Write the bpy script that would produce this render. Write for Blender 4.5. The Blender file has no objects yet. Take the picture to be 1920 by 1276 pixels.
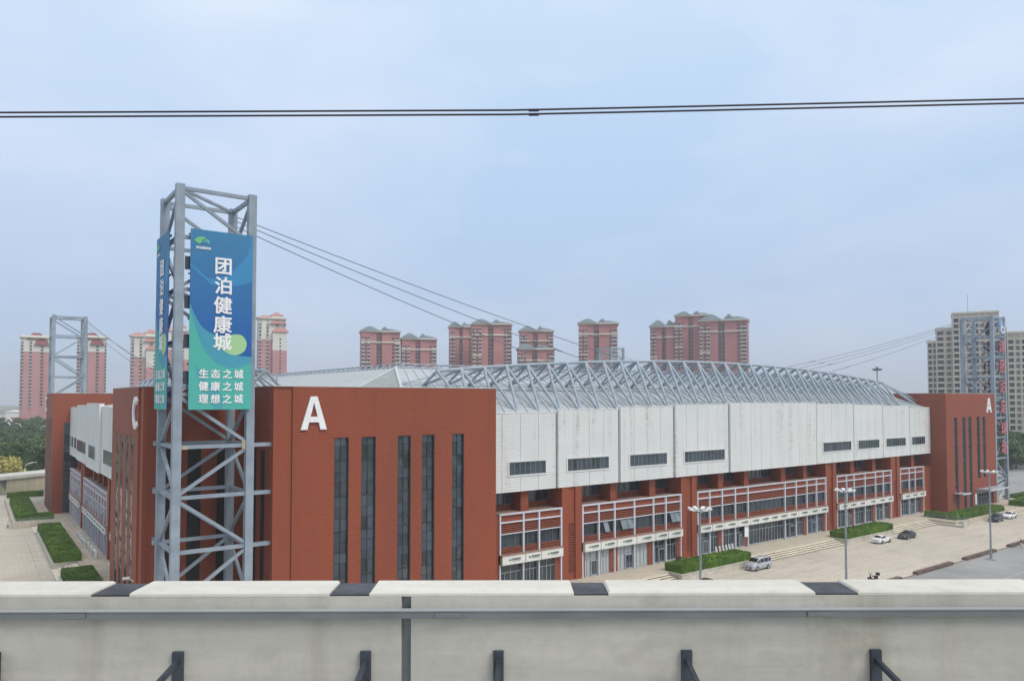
# Stadium beside an elevated railway, overcast day.
# Plan units: 1 unit = 1.25 m.  World x runs along the long shopfront side of the
# stadium, world y runs away from it (into the building), z up.
import bpy, math, random
from mathutils import Vector, Matrix
random.seed(11)
K = 1.25
R = math.radians
SC = bpy.context.scene
COL = SC.collection

# ------------------------------------------------------------------ camera
YAW = math.atan2(0.5924, 0.8057)
cam_data = bpy.data.cameras.new('camera')
cam_data.sensor_width = 36.0
cam_data.lens = 36.0 * 1375.0 / 1920.0
cam_data.shift_y = 62.0 / 1920.0
cam_data.clip_start = 0.05
cam_data.clip_end = 15000
cam = bpy.data.objects.new('camera', cam_data)
COL.objects.link(cam)
cam.location = (0, 0, 27.5)
cam.rotation_euler = (R(90 + 2.0), 0, -YAW)
SC.camera = cam

# ------------------------------------------------------------------ world, sun, exposure
SUN_DIR = Vector((0.22, -0.80, 0.95)).normalized()
world = bpy.data.worlds.new('World')
SC.world = world
world.use_nodes = True
wn = world.node_tree
wn.nodes.clear()
def wnode(t, **kw):
    n = wn.nodes.new(t)
    for k, v in kw.items():
        setattr(n, k, v)
    return n
w_out = wnode('ShaderNodeOutputWorld')
w_sky = wnode('ShaderNodeTexSky', sky_type='NISHITA', sun_disc=False)
w_sky.sun_elevation = math.asin(SUN_DIR.z)
w_sky.sun_rotation = math.atan2(SUN_DIR.x, SUN_DIR.y)
w_sky.dust_density = 3.0
w_skybg = wnode('ShaderNodeBackground')
w_skybg.inputs['Strength'].default_value = 0.07
wn.links.new(w_sky.outputs['Color'], w_skybg.inputs['Color'])
# thin overcast: cloud brightness by elevation, broken up by soft noise
w_tc = wnode('ShaderNodeTexCoord')
w_sep = wnode('ShaderNodeSeparateXYZ')
wn.links.new(w_tc.outputs['Generated'], w_sep.inputs[0])
w_ramp = wnode('ShaderNodeValToRGB')
w_ramp.color_ramp.interpolation = 'B_SPLINE'
cr = w_ramp.color_ramp
cr.elements[0].position = 0.0
cr.elements[0].color = (0.400, 0.490, 0.630, 1)
cr.elements[1].position = 1.0
cr.elements[1].color = (0.96, 0.97, 0.97, 1)
for p, c in ((0.08, (0.420, 0.520, 0.69, 1)), (0.22, (0.450, 0.570, 0.755, 1)), (0.42, (0.510, 0.640, 0.815, 1)), (0.62, (0.72, 0.79, 0.88, 1))):
    e = cr.elements.new(p); e.color = c
wn.links.new(w_sep.outputs['Z'], w_ramp.inputs['Fac'])
w_map = wnode('ShaderNodeMapping')
w_map.inputs['Scale'].default_value = (1.0, 1.0, 2.6)
wn.links.new(w_tc.outputs['Generated'], w_map.inputs['Vector'])
w_noise = wnode('ShaderNodeTexNoise')
w_noise.inputs['Scale'].default_value = 2.3
w_noise.inputs['Detail'].default_value = 7.0
w_noise.inputs['Roughness'].default_value = 0.52
w_noise.inputs['Distortion'].default_value = 0.25
wn.links.new(w_map.outputs[0], w_noise.inputs['Vector'])
w_mr = wnode('ShaderNodeMapRange')
w_mr.inputs['From Min'].default_value = 0.38
w_mr.inputs['From Max'].default_value = 0.63
w_mr.inputs['To Min'].default_value = 0.0
w_mr.inputs['To Max'].default_value = 1.0
wn.links.new(w_noise.outputs['Fac'], w_mr.inputs['Value'])
w_tint = wnode('ShaderNodeMix', data_type='RGBA')
w_tint.inputs[6].default_value = (0.91, 0.955, 0.995, 1)      # thinner, bluer cloud
w_tint.inputs[7].default_value = (1.15, 1.085, 1.04, 1)      # thicker, whiter cloud
wn.links.new(w_mr.outputs[0], w_tint.inputs[0])
w_mul = wnode('ShaderNodeVectorMath', operation='MULTIPLY')
wn.links.new(w_ramp.outputs['Color'], w_mul.inputs[0])
wn.links.new(w_tint.outputs[2], w_mul.inputs[1])
w_cloud = wnode('ShaderNodeBackground')
w_cloud.inputs['Strength'].default_value = 1.0
wn.links.new(w_mul.outputs[0], w_cloud.inputs['Color'])
w_mix = wnode('ShaderNodeMixShader')
w_mix.inputs[0].default_value = 0.88
wn.links.new(w_skybg.outputs[0], w_mix.inputs[1])
wn.links.new(w_cloud.outputs[0], w_mix.inputs[2])
wn.links.new(w_mix.outputs[0], w_out.inputs['Surface'])

sun_data = bpy.data.lights.new('sun', 'SUN')
sun_data.energy = 1.5
sun_data.angle = R(24)
sun_data.color = (1.0, 0.93, 0.82)
sun = bpy.data.objects.new('sun', sun_data)
COL.objects.link(sun)
sun.location = (0, -40, 200)
sun.rotation_euler = SUN_DIR.to_track_quat('Z', 'Y').to_euler()

vs = SC.view_settings
vs.view_transform = 'Standard'
vs.look = 'None'
vs.exposure = 0.38
vs.gamma = 1.0
vs.use_curve_mapping = False
SC.cycles.max_bounces = 6
SC.cycles.volume_bounces = 0
SC.cycles.use_denoising = True

# ------------------------------------------------------------------ helpers
ORG = {}
def world_xy(X, Z):
    """camera-relative right / forward metres -> world xy metres"""
    return (0.8057 * X + 0.5924 * Z, -0.5924 * X + 0.8057 * Z)

def tag(o, label=None, cat=None, group=None, kind=None):
    if label: o['label'] = label
    if cat: o['category'] = cat
    if group: o['group'] = group
    if kind: o['kind'] = kind
    return o

def empty(name, loc, rz=0.0):
    o = bpy.data.objects.new(name, None)
    o.empty_display_size = 0.5
    COL.objects.link(o)
    o.location = loc
    o.rotation_euler = (0, 0, rz)
    ORG[o] = Vector(loc)
    return o

def put(name, mesh, parent=None, loc=(0, 0, 0), rot=(0, 0, 0), scale=None):
    """link a mesh as an object; loc is relative to the parent"""
    o = bpy.data.objects.new(name, mesh)
    COL.objects.link(o)
    if parent is not None:
        o.parent = parent
    o.location = loc
    o.rotation_euler = rot
    if scale is not None:
        o.scale = scale
    ORG[o] = (ORG[parent] if parent is not None else Vector((0, 0, 0)))
    return o

def copy_tree(o, parent=None):
    c = o.copy()
    COL.objects.link(c)
    if parent is not None:
        c.parent = parent
    ORG[c] = Vector(c.location)
    for ch in o.children:
        copy_tree(ch, c)
    return c

class MB:
    """collects faces, then becomes ONE mesh object"""
    def __init__(s, xf=None, flip=False):
        s.v = []; s.f = []; s.m = []; s.xf = xf; s.flip = flip; s.sm = []
    def add(s, vs_, fs, mi=0, smooth=False):
        b = len(s.v)
        if s.xf:
            vs_ = [s.xf(*p) for p in vs_]
        s.v.extend([tuple(p) for p in vs_])
        for f in fs:
            f = [i + b for i in f]
            if s.flip: f.reverse()
            s.f.append(f); s.m.append(mi); s.sm.append(smooth)
    def box(s, x0, x1, y0, y1, z0, z1, mi=0):
        s.add([(x0,y0,z0),(x1,y0,z0),(x1,y1,z0),(x0,y1,z0),(x0,y0,z1),(x1,y0,z1),(x1,y1,z1),(x0,y1,z1)],
              [(3,2,1,0),(4,5,6,7),(0,1,5,4),(1,2,6,5),(2,3,7,6),(3,0,4,7)], mi)
    def poly(s, pts, mi=0):
        s.add(pts, [tuple(range(len(pts)))], mi)
    def prism(s, pts, z0, z1, mi=0):
        """pts counter-clockwise in plan"""
        n = len(pts)
        v = [(p[0], p[1], z0) for p in pts] + [(p[0], p[1], z1) for p in pts]
        f = [tuple(range(n))[::-1], tuple(range(n, 2*n))]
        for i in range(n):
            j = (i + 1) % n
            f.append((i, j, j + n, i + n))
        s.add(v, f, mi)
    def slab(s, pts, y0, y1, mi=0):
        """outline in the x-z plane (counter-clockwise seen from -y), from y0 (front) back to y1"""
        n = len(pts)
        v = [(p[0], y0, p[1]) for p in pts] + [(p[0], y1, p[1]) for p in pts]
        f = [tuple(range(n)), tuple(range(n, 2*n))[::-1]]
        for i in range(n):
            j = (i + 1) % n
            f.append((j, i, i + n, j + n))
        s.add(v, f, mi)
    def beam(s, p, q, w, h=None, mi=0, up=(0, 0, 1)):
        h = h or w
        p = Vector(p); q = Vector(q)
        d = (q - p).normalized()
        u = Vector(up)
        if abs(d.dot(u)) > 0.98: u = Vector((1, 0, 0))
        a = d.cross(u).normalized() * (w / 2)
        b = a.cross(d).normalized() * (h / 2)
        v = [p-a-b, p+a-b, p+a+b, p-a+b, q-a-b, q+a-b, q+a+b, q-a+b]
        s.add(v, [(3,2,1,0),(4,5,6,7),(0,1,5,4),(1,2,6,5),(2,3,7,6),(3,0,4,7)], mi)
    def tube(s, p, q, r, r2=None, n=8, mi=0, caps=True):
        r2 = r if r2 is None else r2
        p = Vector(p); q = Vector(q)
        d = (q - p).normalized()
        u = Vector((0, 0, 1)) if abs(d.z) < 0.95 else Vector((1, 0, 0))
        a = d.cross(u).normalized(); b = a.cross(d).normalized()
        v = []
        for c, rr in ((p, r), (q, r2)):
            for i in range(n):
                t = 2 * math.pi * i / n
                v.append(c + a * math.cos(t) * rr + b * math.sin(t) * rr)
        f = [(i, (i + 1) % n, (i + 1) % n + n, i + n) for i in range(n)]
        s.add(v, [tuple(reversed(x)) for x in f], mi, True)
        if caps:
            s.add(v, [tuple(range(n)), tuple(range(n, 2*n))[::-1]], mi)
    def path(s, pts, r, n=8, mi=0):
        """one continuous tube through points"""
        pts = [Vector(p) for p in pts]
        rings = []
        for i, p in enumerate(pts):
            d = (pts[min(i+1, len(pts)-1)] - pts[max(i-1, 0)]).normalized()
            u = Vector((0, 0, 1)) if abs(d.z) < 0.95 else Vector((1, 0, 0))
            a = d.cross(u).normalized(); b = a.cross(d).normalized()
            rings.append([p + a*math.cos(2*math.pi*k/n)*r + b*math.sin(2*math.pi*k/n)*r for k in range(n)])
        v = [q for rg in rings for q in rg]
        f = []
        for i in range(len(pts)-1):
            for k in range(n):
                k2 = (k+1) % n
                f.append((i*n+k, (i+1)*n+k, (i+1)*n+k2, i*n+k2))
        s.add(v, f, mi, True)
        s.add(v, [tuple(range(n)), tuple(range((len(pts)-1)*n, len(pts)*n))[::-1]], mi)
    def mesh(s, name, mats, k=K, org=(0, 0, 0)):
        me = bpy.data.meshes.new(name)
        o = Vector(org)
        me.from_pydata([Vector(p) * k - o for p in s.v], [], s.f)
        for m in (mats if isinstance(mats, (list, tuple)) else [mats]):
            me.materials.append(m)
        if any(s.m):
            me.polygons.foreach_set('material_index', s.m)
        if any(s.sm):
            me.polygons.foreach_set('use_smooth', s.sm)
        me.update()
        return me
    def build(s, name, mats, parent=None, k=K, local=False):
        """local=True: coordinates already are relative to the parent"""
        org = (0, 0, 0) if (local or parent is None) else ORG[parent]
        return put(name, s.mesh(name, mats, k, org), parent)

def part(name, mats, parent, fn, k=K, xf=None, flip=False, local=False):
    m = MB(xf, flip); fn(m)
    o = m.build(name, mats, parent, k, local)
    if name in JOINED: o['kind'] = 'stuff'      # too fine to pick apart singly
    return o

JOINED = {'window_column', 'balcony_column', 'cornice', 'louver', 'vent_louver', 'mullions', 'floor_bands', 'tie_rods', 'skylight_bars', 'inner_edge_truss', 'window_frame', 'joint_filler'}
TMP = {}
def text_mesh(body, size, mat, extrude=0.03, bold=0.0, wscale=1.0):
    """upright lettering facing -y, centred on the origin, in metres"""
    key = (body, size, mat.name, extrude, bold, wscale)
    if key in TMP: return TMP[key]
    cu = bpy.data.curves.new('lettering', 'FONT')
    cu.body = body; cu.size = size; cu.extrude = extrude
    cu.align_x = 'CENTER'; cu.align_y = 'CENTER'; cu.resolution_u = 2
    ob = bpy.data.objects.new('lettering', cu)
    COL.objects.link(ob)
    dg = bpy.context.evaluated_depsgraph_get()
    me = bpy.data.meshes.new_from_object(ob.evaluated_get(dg))
    COL.objects.unlink(ob)
    bpy.data.objects.remove(ob)
    xs = [v.co.x for v in me.vertices] or [0]
    ys = [v.co.y for v in me.vertices] or [0]
    cx = (min(xs) + max(xs)) / 2; cy = (min(ys) + max(ys)) / 2
    for v in me.vertices:
        v.co = Vector(((v.co.x - cx) * wscale, -v.co.z, v.co.y - cy))
    if bold > 0:          # heavier strokes: slightly shifted copies at stepped depths
        v0 = [v.co.copy() for v in me.vertices]; f0 = [tuple(p.vertices) for p in me.polygons]
        vv, ff = [], []
        for q, (dx, dz) in enumerate(((0, 0), (1, 0), (-1, 0), (0, 1), (0, -1), (.7, .7), (-.7, .7), (.7, -.7), (-.7, -.7))):
            b0 = len(vv)
            vv += [c + Vector((dx * bold, -.0015 * q, dz * bold)) for c in v0]
            ff += [tuple(i + b0 for i in f) for f in f0]
        me = bpy.data.meshes.new('lettering'); me.from_pydata(vv, [], ff)
    me.materials.clear(); me.materials.append(mat)
    me.update()
    TMP[key] = me
    return me

# ------------------------------------------------------------------ materials
def new_mat(name):
    m = bpy.data.materials.new(name)
    m.use_nodes = True
    nt = m.node_tree
    return m, nt, nt.nodes['Principled BSDF']

def pos_node(nt, scale=(1, 1, 1)):
    g = nt.nodes.new('ShaderNodeNewGeometry')
    mp = nt.nodes.new('ShaderNodeMapping')
    mp.inputs['Scale'].default_value = scale
    nt.links.new(g.outputs['Position'], mp.inputs['Vector'])
    return mp.outputs[0]

def noise(nt, vec, scale, detail=4, rough=0.55):
    n = nt.nodes.new('ShaderNodeTexNoise')
    n.inputs['Scale'].default_value = scale
    n.inputs['Detail'].default_value = detail
    n.inputs['Roughness'].default_value = rough
    nt.links.new(vec, n.inputs['Vector'])
    return n.outputs['Fac']

def rng(nt, val, a, b, c, d):
    n = nt.nodes.new('ShaderNodeMapRange')
    for k, v in zip(('From Min', 'From Max', 'To Min', 'To Max'), (a, b, c, d)):
        n.inputs[k].default_value = v
    nt.links.new(val, n.inputs['Value'])
    return n.outputs[0]

def mixc(nt, fac, a, b, mode='MIX'):
    n = nt.nodes.new('ShaderNodeMix')
    n.data_type = 'RGBA'; n.blend_type = mode
    if isinstance(fac, (int, float)): n.inputs[0].default_value = fac
    else: nt.links.new(fac, n.inputs[0])
    for i, x in ((6, a), (7, b)):
        if isinstance(x, (tuple, list)): n.inputs[i].default_value = (*x[:3], 1)
        else: nt.links.new(x, n.inputs[i])
    return n.outputs[2]

def bump(nt, bsdf, height, dist=0.02, strength=0.4):
    b = nt.nodes.new('ShaderNodeBump')
    b.inputs['Distance'].default_value = dist
    b.inputs['Strength'].default_value = strength
    nt.links.new(height, b.inputs['Height'])
    nt.links.new(b.outputs[0], bsdf.inputs['Normal'])

def plain(name, col, rough=0.6, var=0.12, scale=1.5, metal=0.0, spec=0.4, stretch=(1, 1, 1), tint=None):
    m, nt, b = new_mat(name)
    n = noise(nt, pos_node(nt, stretch), scale, 5)
    dark = tuple(c * (1 - var * 1.6) for c in col)
    lite = tuple(min(1, c * (1 + var)) for c in col)
    if tint: dark = tint
    out = mixc(nt, rng(nt, n, 0.3, 0.7, 0, 1), dark, lite)
    nt.links.new(out, b.inputs['Base Color'])
    nt.links.new(rng(nt, n, 0.3, 0.7, min(1, rough + 0.08), max(0.02, rough - 0.06)), b.inputs['Roughness'])
    b.inputs['Metallic'].default_value = metal
    b.inputs['Specular IOR Level'].default_value = spec
    return m

def cladding_brick(name, mortar=True, base=(0.310, 0.072, 0.033)):
    """terracotta facing tiles 0.30 m high, tone per tile; running joints where there is no tile geometry"""
    m, nt, b = new_mat(name)
    g = nt.nodes.new('ShaderNodeNewGeometry')
    sp = nt.nodes.new('ShaderNodeSeparateXYZ')
    nt.links.new(g.outputs['Position'], sp.inputs[0])
    ad = nt.nodes.new('ShaderNodeMath'); ad.operation = 'ADD'
    nt.links.new(sp.outputs['X'], ad.inputs[0]); nt.links.new(sp.outputs['Y'], ad.inputs[1])
    cb = nt.nodes.new('ShaderNodeCombineXYZ')
    nt.links.new(ad.outputs[0], cb.inputs['X']); nt.links.new(sp.outputs['Z'], cb.inputs['Y'])
    br = nt.nodes.new('ShaderNodeTexBrick')
    br.offset = 0.5
    br.inputs['Scale'].default_value = 1.0
    br.inputs['Brick Width'].default_value = 1.125
    br.inputs['Row Height'].default_value = 0.30625
    br.inputs['Mortar Size'].default_value = 0.010 if mortar else 0.0
    br.inputs['Mortar Smooth'].default_value = 0.3
    br.inputs['Bias'].default_value = 0.0
    br.inputs['Color1'].default_value = (*[c * 0.975 for c in base], 1)
    br.inputs['Color2'].default_value = (*[c * 1.025 for c in base], 1)
    br.inputs['Mortar'].default_value = (*[c * 0.84 for c in base], 1)
    nt.links.new(cb.outputs[0], br.inputs['Vector'])
    n = noise(nt, pos_node(nt, (1, 1, 0.45)), 0.12, 6)
    out = mixc(nt, rng(nt, n, 0.3, 0.7, 0.7, 0.0), br.outputs['Color'], tuple(c * k for c, k in zip(base, (0.70, 0.86, 1.02))))
    sv = noise(nt, pos_node(nt, (1, 1, 0.05)), 0.55, 5, 0.6)
    out = mixc(nt, rng(nt, sv, 0.5, 0.75, 0.0, 0.4), out, tuple(c * k for c, k in zip(base, (0.66, 0.75, 0.85))))
    fine = noise(nt, pos_node(nt), 9, 3)
    sc_ = mixc(nt, rng(nt, fine, 0.2, 0.8, 0.12, 0.0), out, (0.12, 0.05, 0.035))
    nt.links.new(sc_, b.inputs['Base Color'])
    b.inputs['Roughness'].default_value = 0.62
    b.inputs['Specular IOR Level'].default_value = 0.35
    if mortar:
        inv = rng(nt, br.outputs['Fac'], 0, 1, 1, 0)
        bump(nt, b, inv, 0.03, 0.6)
    return m

def glass(name, col=(0.014, 0.022, 0.028), ior=2.0, rough=0.03, var=0.7):
    m, nt, b = new_mat(name)
    oi = nt.nodes.new('ShaderNodeObjectInfo')
    c = mixc(nt, oi.outputs['Random'], tuple(x * (1 - var) for x in col), tuple(x * (1 + var) for x in col))
    n = noise(nt, pos_node(nt), 0.35, 3)
    c2 = mixc(nt, rng(nt, n, 0.35, 0.7, 0.0, 0.6), c, tuple(x * 2.2 for x in col))
    nt.links.new(c2, b.inputs['Base Color'])
    b.inputs['Roughness'].default_value = rough
    b.inputs['IOR'].default_value = ior
    nw = noise(nt, pos_node(nt), 0.5, 2)
    bump(nt, b, nw, 0.05, 0.25)
    return m

def panel_white(name):
    """painted metal facing, rain streaks running down from joints"""
    m, nt, b = new_mat(name)
    base = (0.76, 0.772, 0.755)
    n1 = noise(nt, pos_node(nt, (1.0, 1.0, 0.06)), 0.75, 5, 0.65)
    n2 = noise(nt, pos_node(nt, (1, 1, 2.6)), 0.5, 6, 0.7)
    st = nt.nodes.new('ShaderNodeMath'); st.operation = 'MULTIPLY'
    nt.links.new(rng(nt, n1, 0.52, 0.68, 0, 1), st.inputs[0])
    nt.links.new(rng(nt, n2, 0.42, 0.66, 0, 1), st.inputs[1])
    n3 = noise(nt, pos_node(nt), 0.15, 3)
    c = mixc(nt, rng(nt, n3, 0.3, 0.7, 0, 1), base, (0.71, 0.73, 0.725))
    c = mixc(nt, rng(nt, st.outputs[0], 0, 1, 0, 0.72), c, (0.36, 0.33, 0.25))
    nt.links.new(c, b.inputs['Base Color'])
    b.inputs['Roughness'].default_value = 0.5
    b.inputs['Specular IOR Level'].default_value = 0.35
    return m

def paving(name, c1, c2, mortar, w, h, off=0.0, stain=0.5, msize=0.02):
    m, nt, b = new_mat(name)
    br = nt.nodes.new('ShaderNodeTexBrick')
    br.offset = off
    br.inputs['Scale'].default_value = 1.0
    br.inputs['Brick Width'].default_value = w
    br.inputs['Row Height'].default_value = h
    br.inputs['Mortar Size'].default_value = msize
    br.inputs['Mortar Smooth'].default_value = 0.3
    br.inputs['Color1'].default_value = (*c1, 1); br.inputs['Color2'].default_value = (*c2, 1)
    br.inputs['Mortar'].default_value = (*mortar, 1)
    nt.links.new(pos_node(nt), br.inputs['Vector'])
    n1 = noise(nt, pos_node(nt), 0.06, 7, 0.62)
    n2 = noise(nt, pos_node(nt, (0.25, 1.2, 1)), 0.5, 6, 0.7)
    c = mixc(nt, rng(nt, n1, 0.35, 0.7, 0, stain), br.outputs['Color'], tuple(x * 0.72 for x in c1))
    c = mixc(nt, rng(nt, n2, 0.5, 0.75, 0, stain * 0.9), c, tuple(x * 0.6 for x in c2))
    n4 = noise(nt, pos_node(nt), 0.9, 5, 0.7)
    c = mixc(nt, rng(nt, n4, 0.55, 0.8, 0, stain * 0.7), c, tuple(x * 0.62 for x in c1))
    big = nt.nodes.new('ShaderNodeTexBrick'); big.offset = 0.0
    for k_, v_ in (('Scale', 1.0), ('Brick Width', 9.0), ('Row Height', 7.5), ('Mortar Size', 0.09), ('Mortar Smooth', 0.5)):
        big.inputs[k_].default_value = v_
    nt.links.new(pos_node(nt), big.inputs['Vector'])
    n5 = noise(nt, pos_node(nt), 0.5, 4, 0.6)
    jm = nt.nodes.new('ShaderNodeMath'); jm.operation = 'MULTIPLY'
    nt.links.new(big.outputs['Fac'], jm.inputs[0]); nt.links.new(rng(nt, n5, 0.4, 0.65, 0.0, 0.75), jm.inputs[1])
    c = mixc(nt, jm.outputs[0], c, tuple(x * 0.4 for x in c1))
    nt.links.new(c, b.inputs['Base Color'])
    b.inputs['Roughness'].default_value = 0.85
    b.inputs['Specular IOR Level'].default_value = 0.25
    bump(nt, b, n2, 0.02, 0.3)
    return m

def leaf(name, c1, c2):
    m, nt, b = new_mat(name)
    n = noise(nt, pos_node(nt), 0.38, 6, .7)
    oi = nt.nodes.new('ShaderNodeObjectInfo')
    c = mixc(nt, rng(nt, n, 0.36, 0.64, 0, 1), tuple(x * .8 for x in c1), tuple(x * 1.2 for x in c2))
    c = mixc(nt, rng(nt, oi.outputs['Random'], 0, 1, 0, 0.35), c, tuple(x * 0.6 for x in c1))
    nt.links.new(c, b.inputs['Base Color'])
    b.inputs['Roughness'].default_value = 0.65
    b.inputs['Specular IOR Level'].default_value = 0.25
    return m

def flat(name, col, rough=0.55, spec=0.4, metal=0.0):
    return plain(name, col, rough, 0.05, 2.0, metal, spec)

M = {}
M['brick'] = cladding_brick('terracotta_joints', True)
M['tile'] = cladding_brick('terracotta_tile', False)
M['joint'] = flat('joint_dark', (0.20, 0.05, 0.03))
M['glass'] = glass('dark_glass', (0.026, 0.038, 0.050), 1.9, .03, .9)
M['glass_shop'] = glass('shop_glass', (0.022, 0.032, 0.040), 1.7, 0.06)
M['panel'] = panel_white('white_cladding')
M['gap'] = flat('panel_gap', (0.30, 0.295, 0.275))
M['frame'] = flat('pale_steel_frame', (0.62, 0.64, 0.70), 0.45)
M['mullion'] = flat('grey_mullion', (0.12, 0.14, 0.165), 0.45)
M['mullion_dark'] = flat('dark_mullion', (0.035, 0.042, 0.05), 0.4)
M['pylon'] = plain('pylon_paint', (0.275, 0.33, 0.385), 0.5, 0.12, 0.6)
M['rust'] = flat('rusty_paint', (0.40, 0.36, 0.25))
M['truss'] = plain('truss_paint', (0.315, 0.375, 0.43), 0.45, 0.06, 0.6)
M['roof'] = plain('roof_sheet', (0.40, 0.43, 0.445), 0.5, 0.06, 0.25)
M['roof_rib'] = flat('roof_rib', (0.50, 0.53, 0.55), 0.45)
M['flatroof'] = plain('flat_roof', (0.42, 0.41, 0.40), 0.8, 0.15, 0.4)
M['cap'] = flat('wall_cap', (0.5, 0.47, 0.46))
M['sign'] = flat('sign_white', (0.72, 0.725, 0.68), 0.5)
M['sign_edge'] = flat('sign_edge', (0.45, 0.46, 0.45))
M['ink'] = flat('sign_ink', (0.10, 0.13, 0.13))
M['logo_green'] = flat('logo_green', (0.12, 0.36, 0.16))
M['logo_dark'] = flat('logo_dark', (0.03, 0.13, 0.12))
M['white'] = flat('white_paint', (0.80, 0.80, 0.80), 0.5)
M['letter'] = flat('letter_white', (0.82, 0.82, 0.83), 0.5)
M['ledge'] = plain('ledge_stone', (0.34, 0.21, 0.17), 0.8, 0.15, 1.0)
M['louver'] = flat('louver_terracotta', (0.29, 0.08, 0.045))
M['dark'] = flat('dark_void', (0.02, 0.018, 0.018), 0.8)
M['film'] = plain('white_film', (0.46, 0.48, 0.48), 0.4, 0.06, 0.8)
M['plaza'] = paving('plaza_paving', (0.585, 0.53, 0.452), (0.535, 0.483, 0.41), (0.34, 0.305, 0.25), 1.5, 0.75, 0.5, 0.8, 0.035)
M['platform'] = paving('platform_paving', (0.56, 0.50, 0.405), (0.50, 0.445, 0.36), (0.28, 0.235, 0.18), 1.2, 0.6, 0.0, 0.3, 0.03)
def slab_mat():
    m, nt, b = new_mat('stone_slab')
    oi = nt.nodes.new('ShaderNodeObjectInfo')
    c = mixc(nt, oi.outputs['Random'], (0.48, 0.42, 0.33), (0.62, 0.555, 0.455))
    n = noise(nt, pos_node(nt), 0.8, 5, .65)
    c = mixc(nt, rng(nt, n, .5, .75, 0, .5), c, (0.34, 0.29, 0.22))
    nt.links.new(c, b.inputs['Base Color']); b.inputs['Roughness'].default_value = .85
    return m
M['slab'] = slab_mat()
M['step'] = plain('step_stone', (0.68, 0.62, 0.51), 0.8, 0.12, 0.8)
M['stone'] = plain('planter_stone', (0.53, 0.50, 0.43), 0.8, 0.14, 0.9)
M['asphalt'] = plain('asphalt', (0.285, 0.287, 0.285), 0.9, 0.10, 0.12)
M['kerb'] = plain('brown_kerb', (0.135, 0.092, 0.078), 0.85, 0.22, 0.8)
M['soil'] = plain('open_ground', (0.15, 0.17, 0.10), 0.95, 0.3, 0.02)
M['hedge'] = leaf('hedge_leaf', (0.062, 0.140, 0.016), (0.135, 0.235, 0.032))
M['tree1'] = leaf('tree_leaf_dark', (0.040, 0.085, 0.028), (0.080, 0.140, 0.040))
M['tree2'] = leaf('tree_leaf_mid', (0.075, 0.13, 0.032), (0.135, 0.205, 0.05))
M['tree3'] = leaf('tree_leaf_yellow', (0.34, 0.30, 0.07), (0.48, 0.42, 0.13))
M['bark'] = plain('bark', (0.10, 0.075, 0.055), 0.9, 0.25, 3)
M['concrete'] = plain('parapet_concrete', (0.50, 0.48, 0.42), 0.85, 0.10, 0.9, tint=(0.42, 0.41, 0.36))
def rail_concrete(name, c_lo, c_hi, c_stain, stain):
    """weathered concrete: long smears along the track, drips down the face"""
    m, nt, b = new_mat(name)
    g = nt.nodes.new('ShaderNodeNewGeometry')
    rot = nt.nodes.new('ShaderNodeMapping'); rot.inputs['Rotation'].default_value = (0, 0, YAW)
    nt.links.new(g.outputs['Position'], rot.inputs['Vector'])
    def st(s):
        q = nt.nodes.new('ShaderNodeMapping'); q.inputs['Scale'].default_value = s
        nt.links.new(rot.outputs[0], q.inputs['Vector']); return q.outputs[0]
    n1 = noise(nt, st((.55, 3, 5)), 1.6, 6, .6)
    n2 = noise(nt, st((2.6, 2, .35)), 1.5, 6, .65)
    n3 = noise(nt, st((1, 1, 1)), 14, 4, .7)
    n4 = noise(nt, st((1.0, 1, 1.6)), 2.3, 5, .6)
    c = mixc(nt, rng(nt, n1, .3, .7, 0, 1), c_lo, c_hi)
    c = mixc(nt, rng(nt, n2, .52, .72, 0, stain), c, c_stain)
    c = mixc(nt, rng(nt, n4, .58, .74, 0, stain * .8), c, tuple(x * .75 for x in c_stain))
    c = mixc(nt, rng(nt, n3, .45, .8, 0, .25), c, tuple(x * .6 for x in c_lo))
    nt.links.new(c, b.inputs['Base Color'])
    b.inputs['Roughness'].default_value = .88; b.inputs['Specular IOR Level'].default_value = .25
    bump(nt, b, n3, .004, .5)
    return m
M['wall_concrete'] = rail_concrete('parapet_wall_concrete', (0.40, 0.39, 0.35), (0.52, 0.50, 0.45), (0.30, 0.28, 0.22), .55)
M['concrete_cap'] = rail_concrete('coping_concrete', (0.54, 0.525, 0.475), (0.64, 0.625, 0.57), (0.42, 0.40, 0.34), .35)
M['concrete_cap_old'] = plain('parapet_cap', (0.60, 0.585, 0.53), 0.8, 0.08, 1.2)
M['steel'] = plain('galvanised_steel', (0.185, 0.20, 0.215), 0.45, 0.12, 3, 0.3)
M['steel_dark'] = plain('dark_steel', (0.055, 0.065, 0.085), 0.5, 0.2, 5, 0.2)
M['wire'] = flat('wire', (0.035, 0.033, 0.05), 0.5)
M['cable'] = flat('stay_cable', (0.15, 0.16, 0.18), 0.5)
M['pole'] = plain('lamp_pole', (0.30, 0.33, 0.36), 0.4, 0.06, 1, 0.3)
M['lamp'] = flat('lamp_head', (0.74, 0.74, 0.72), 0.35)
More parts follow.
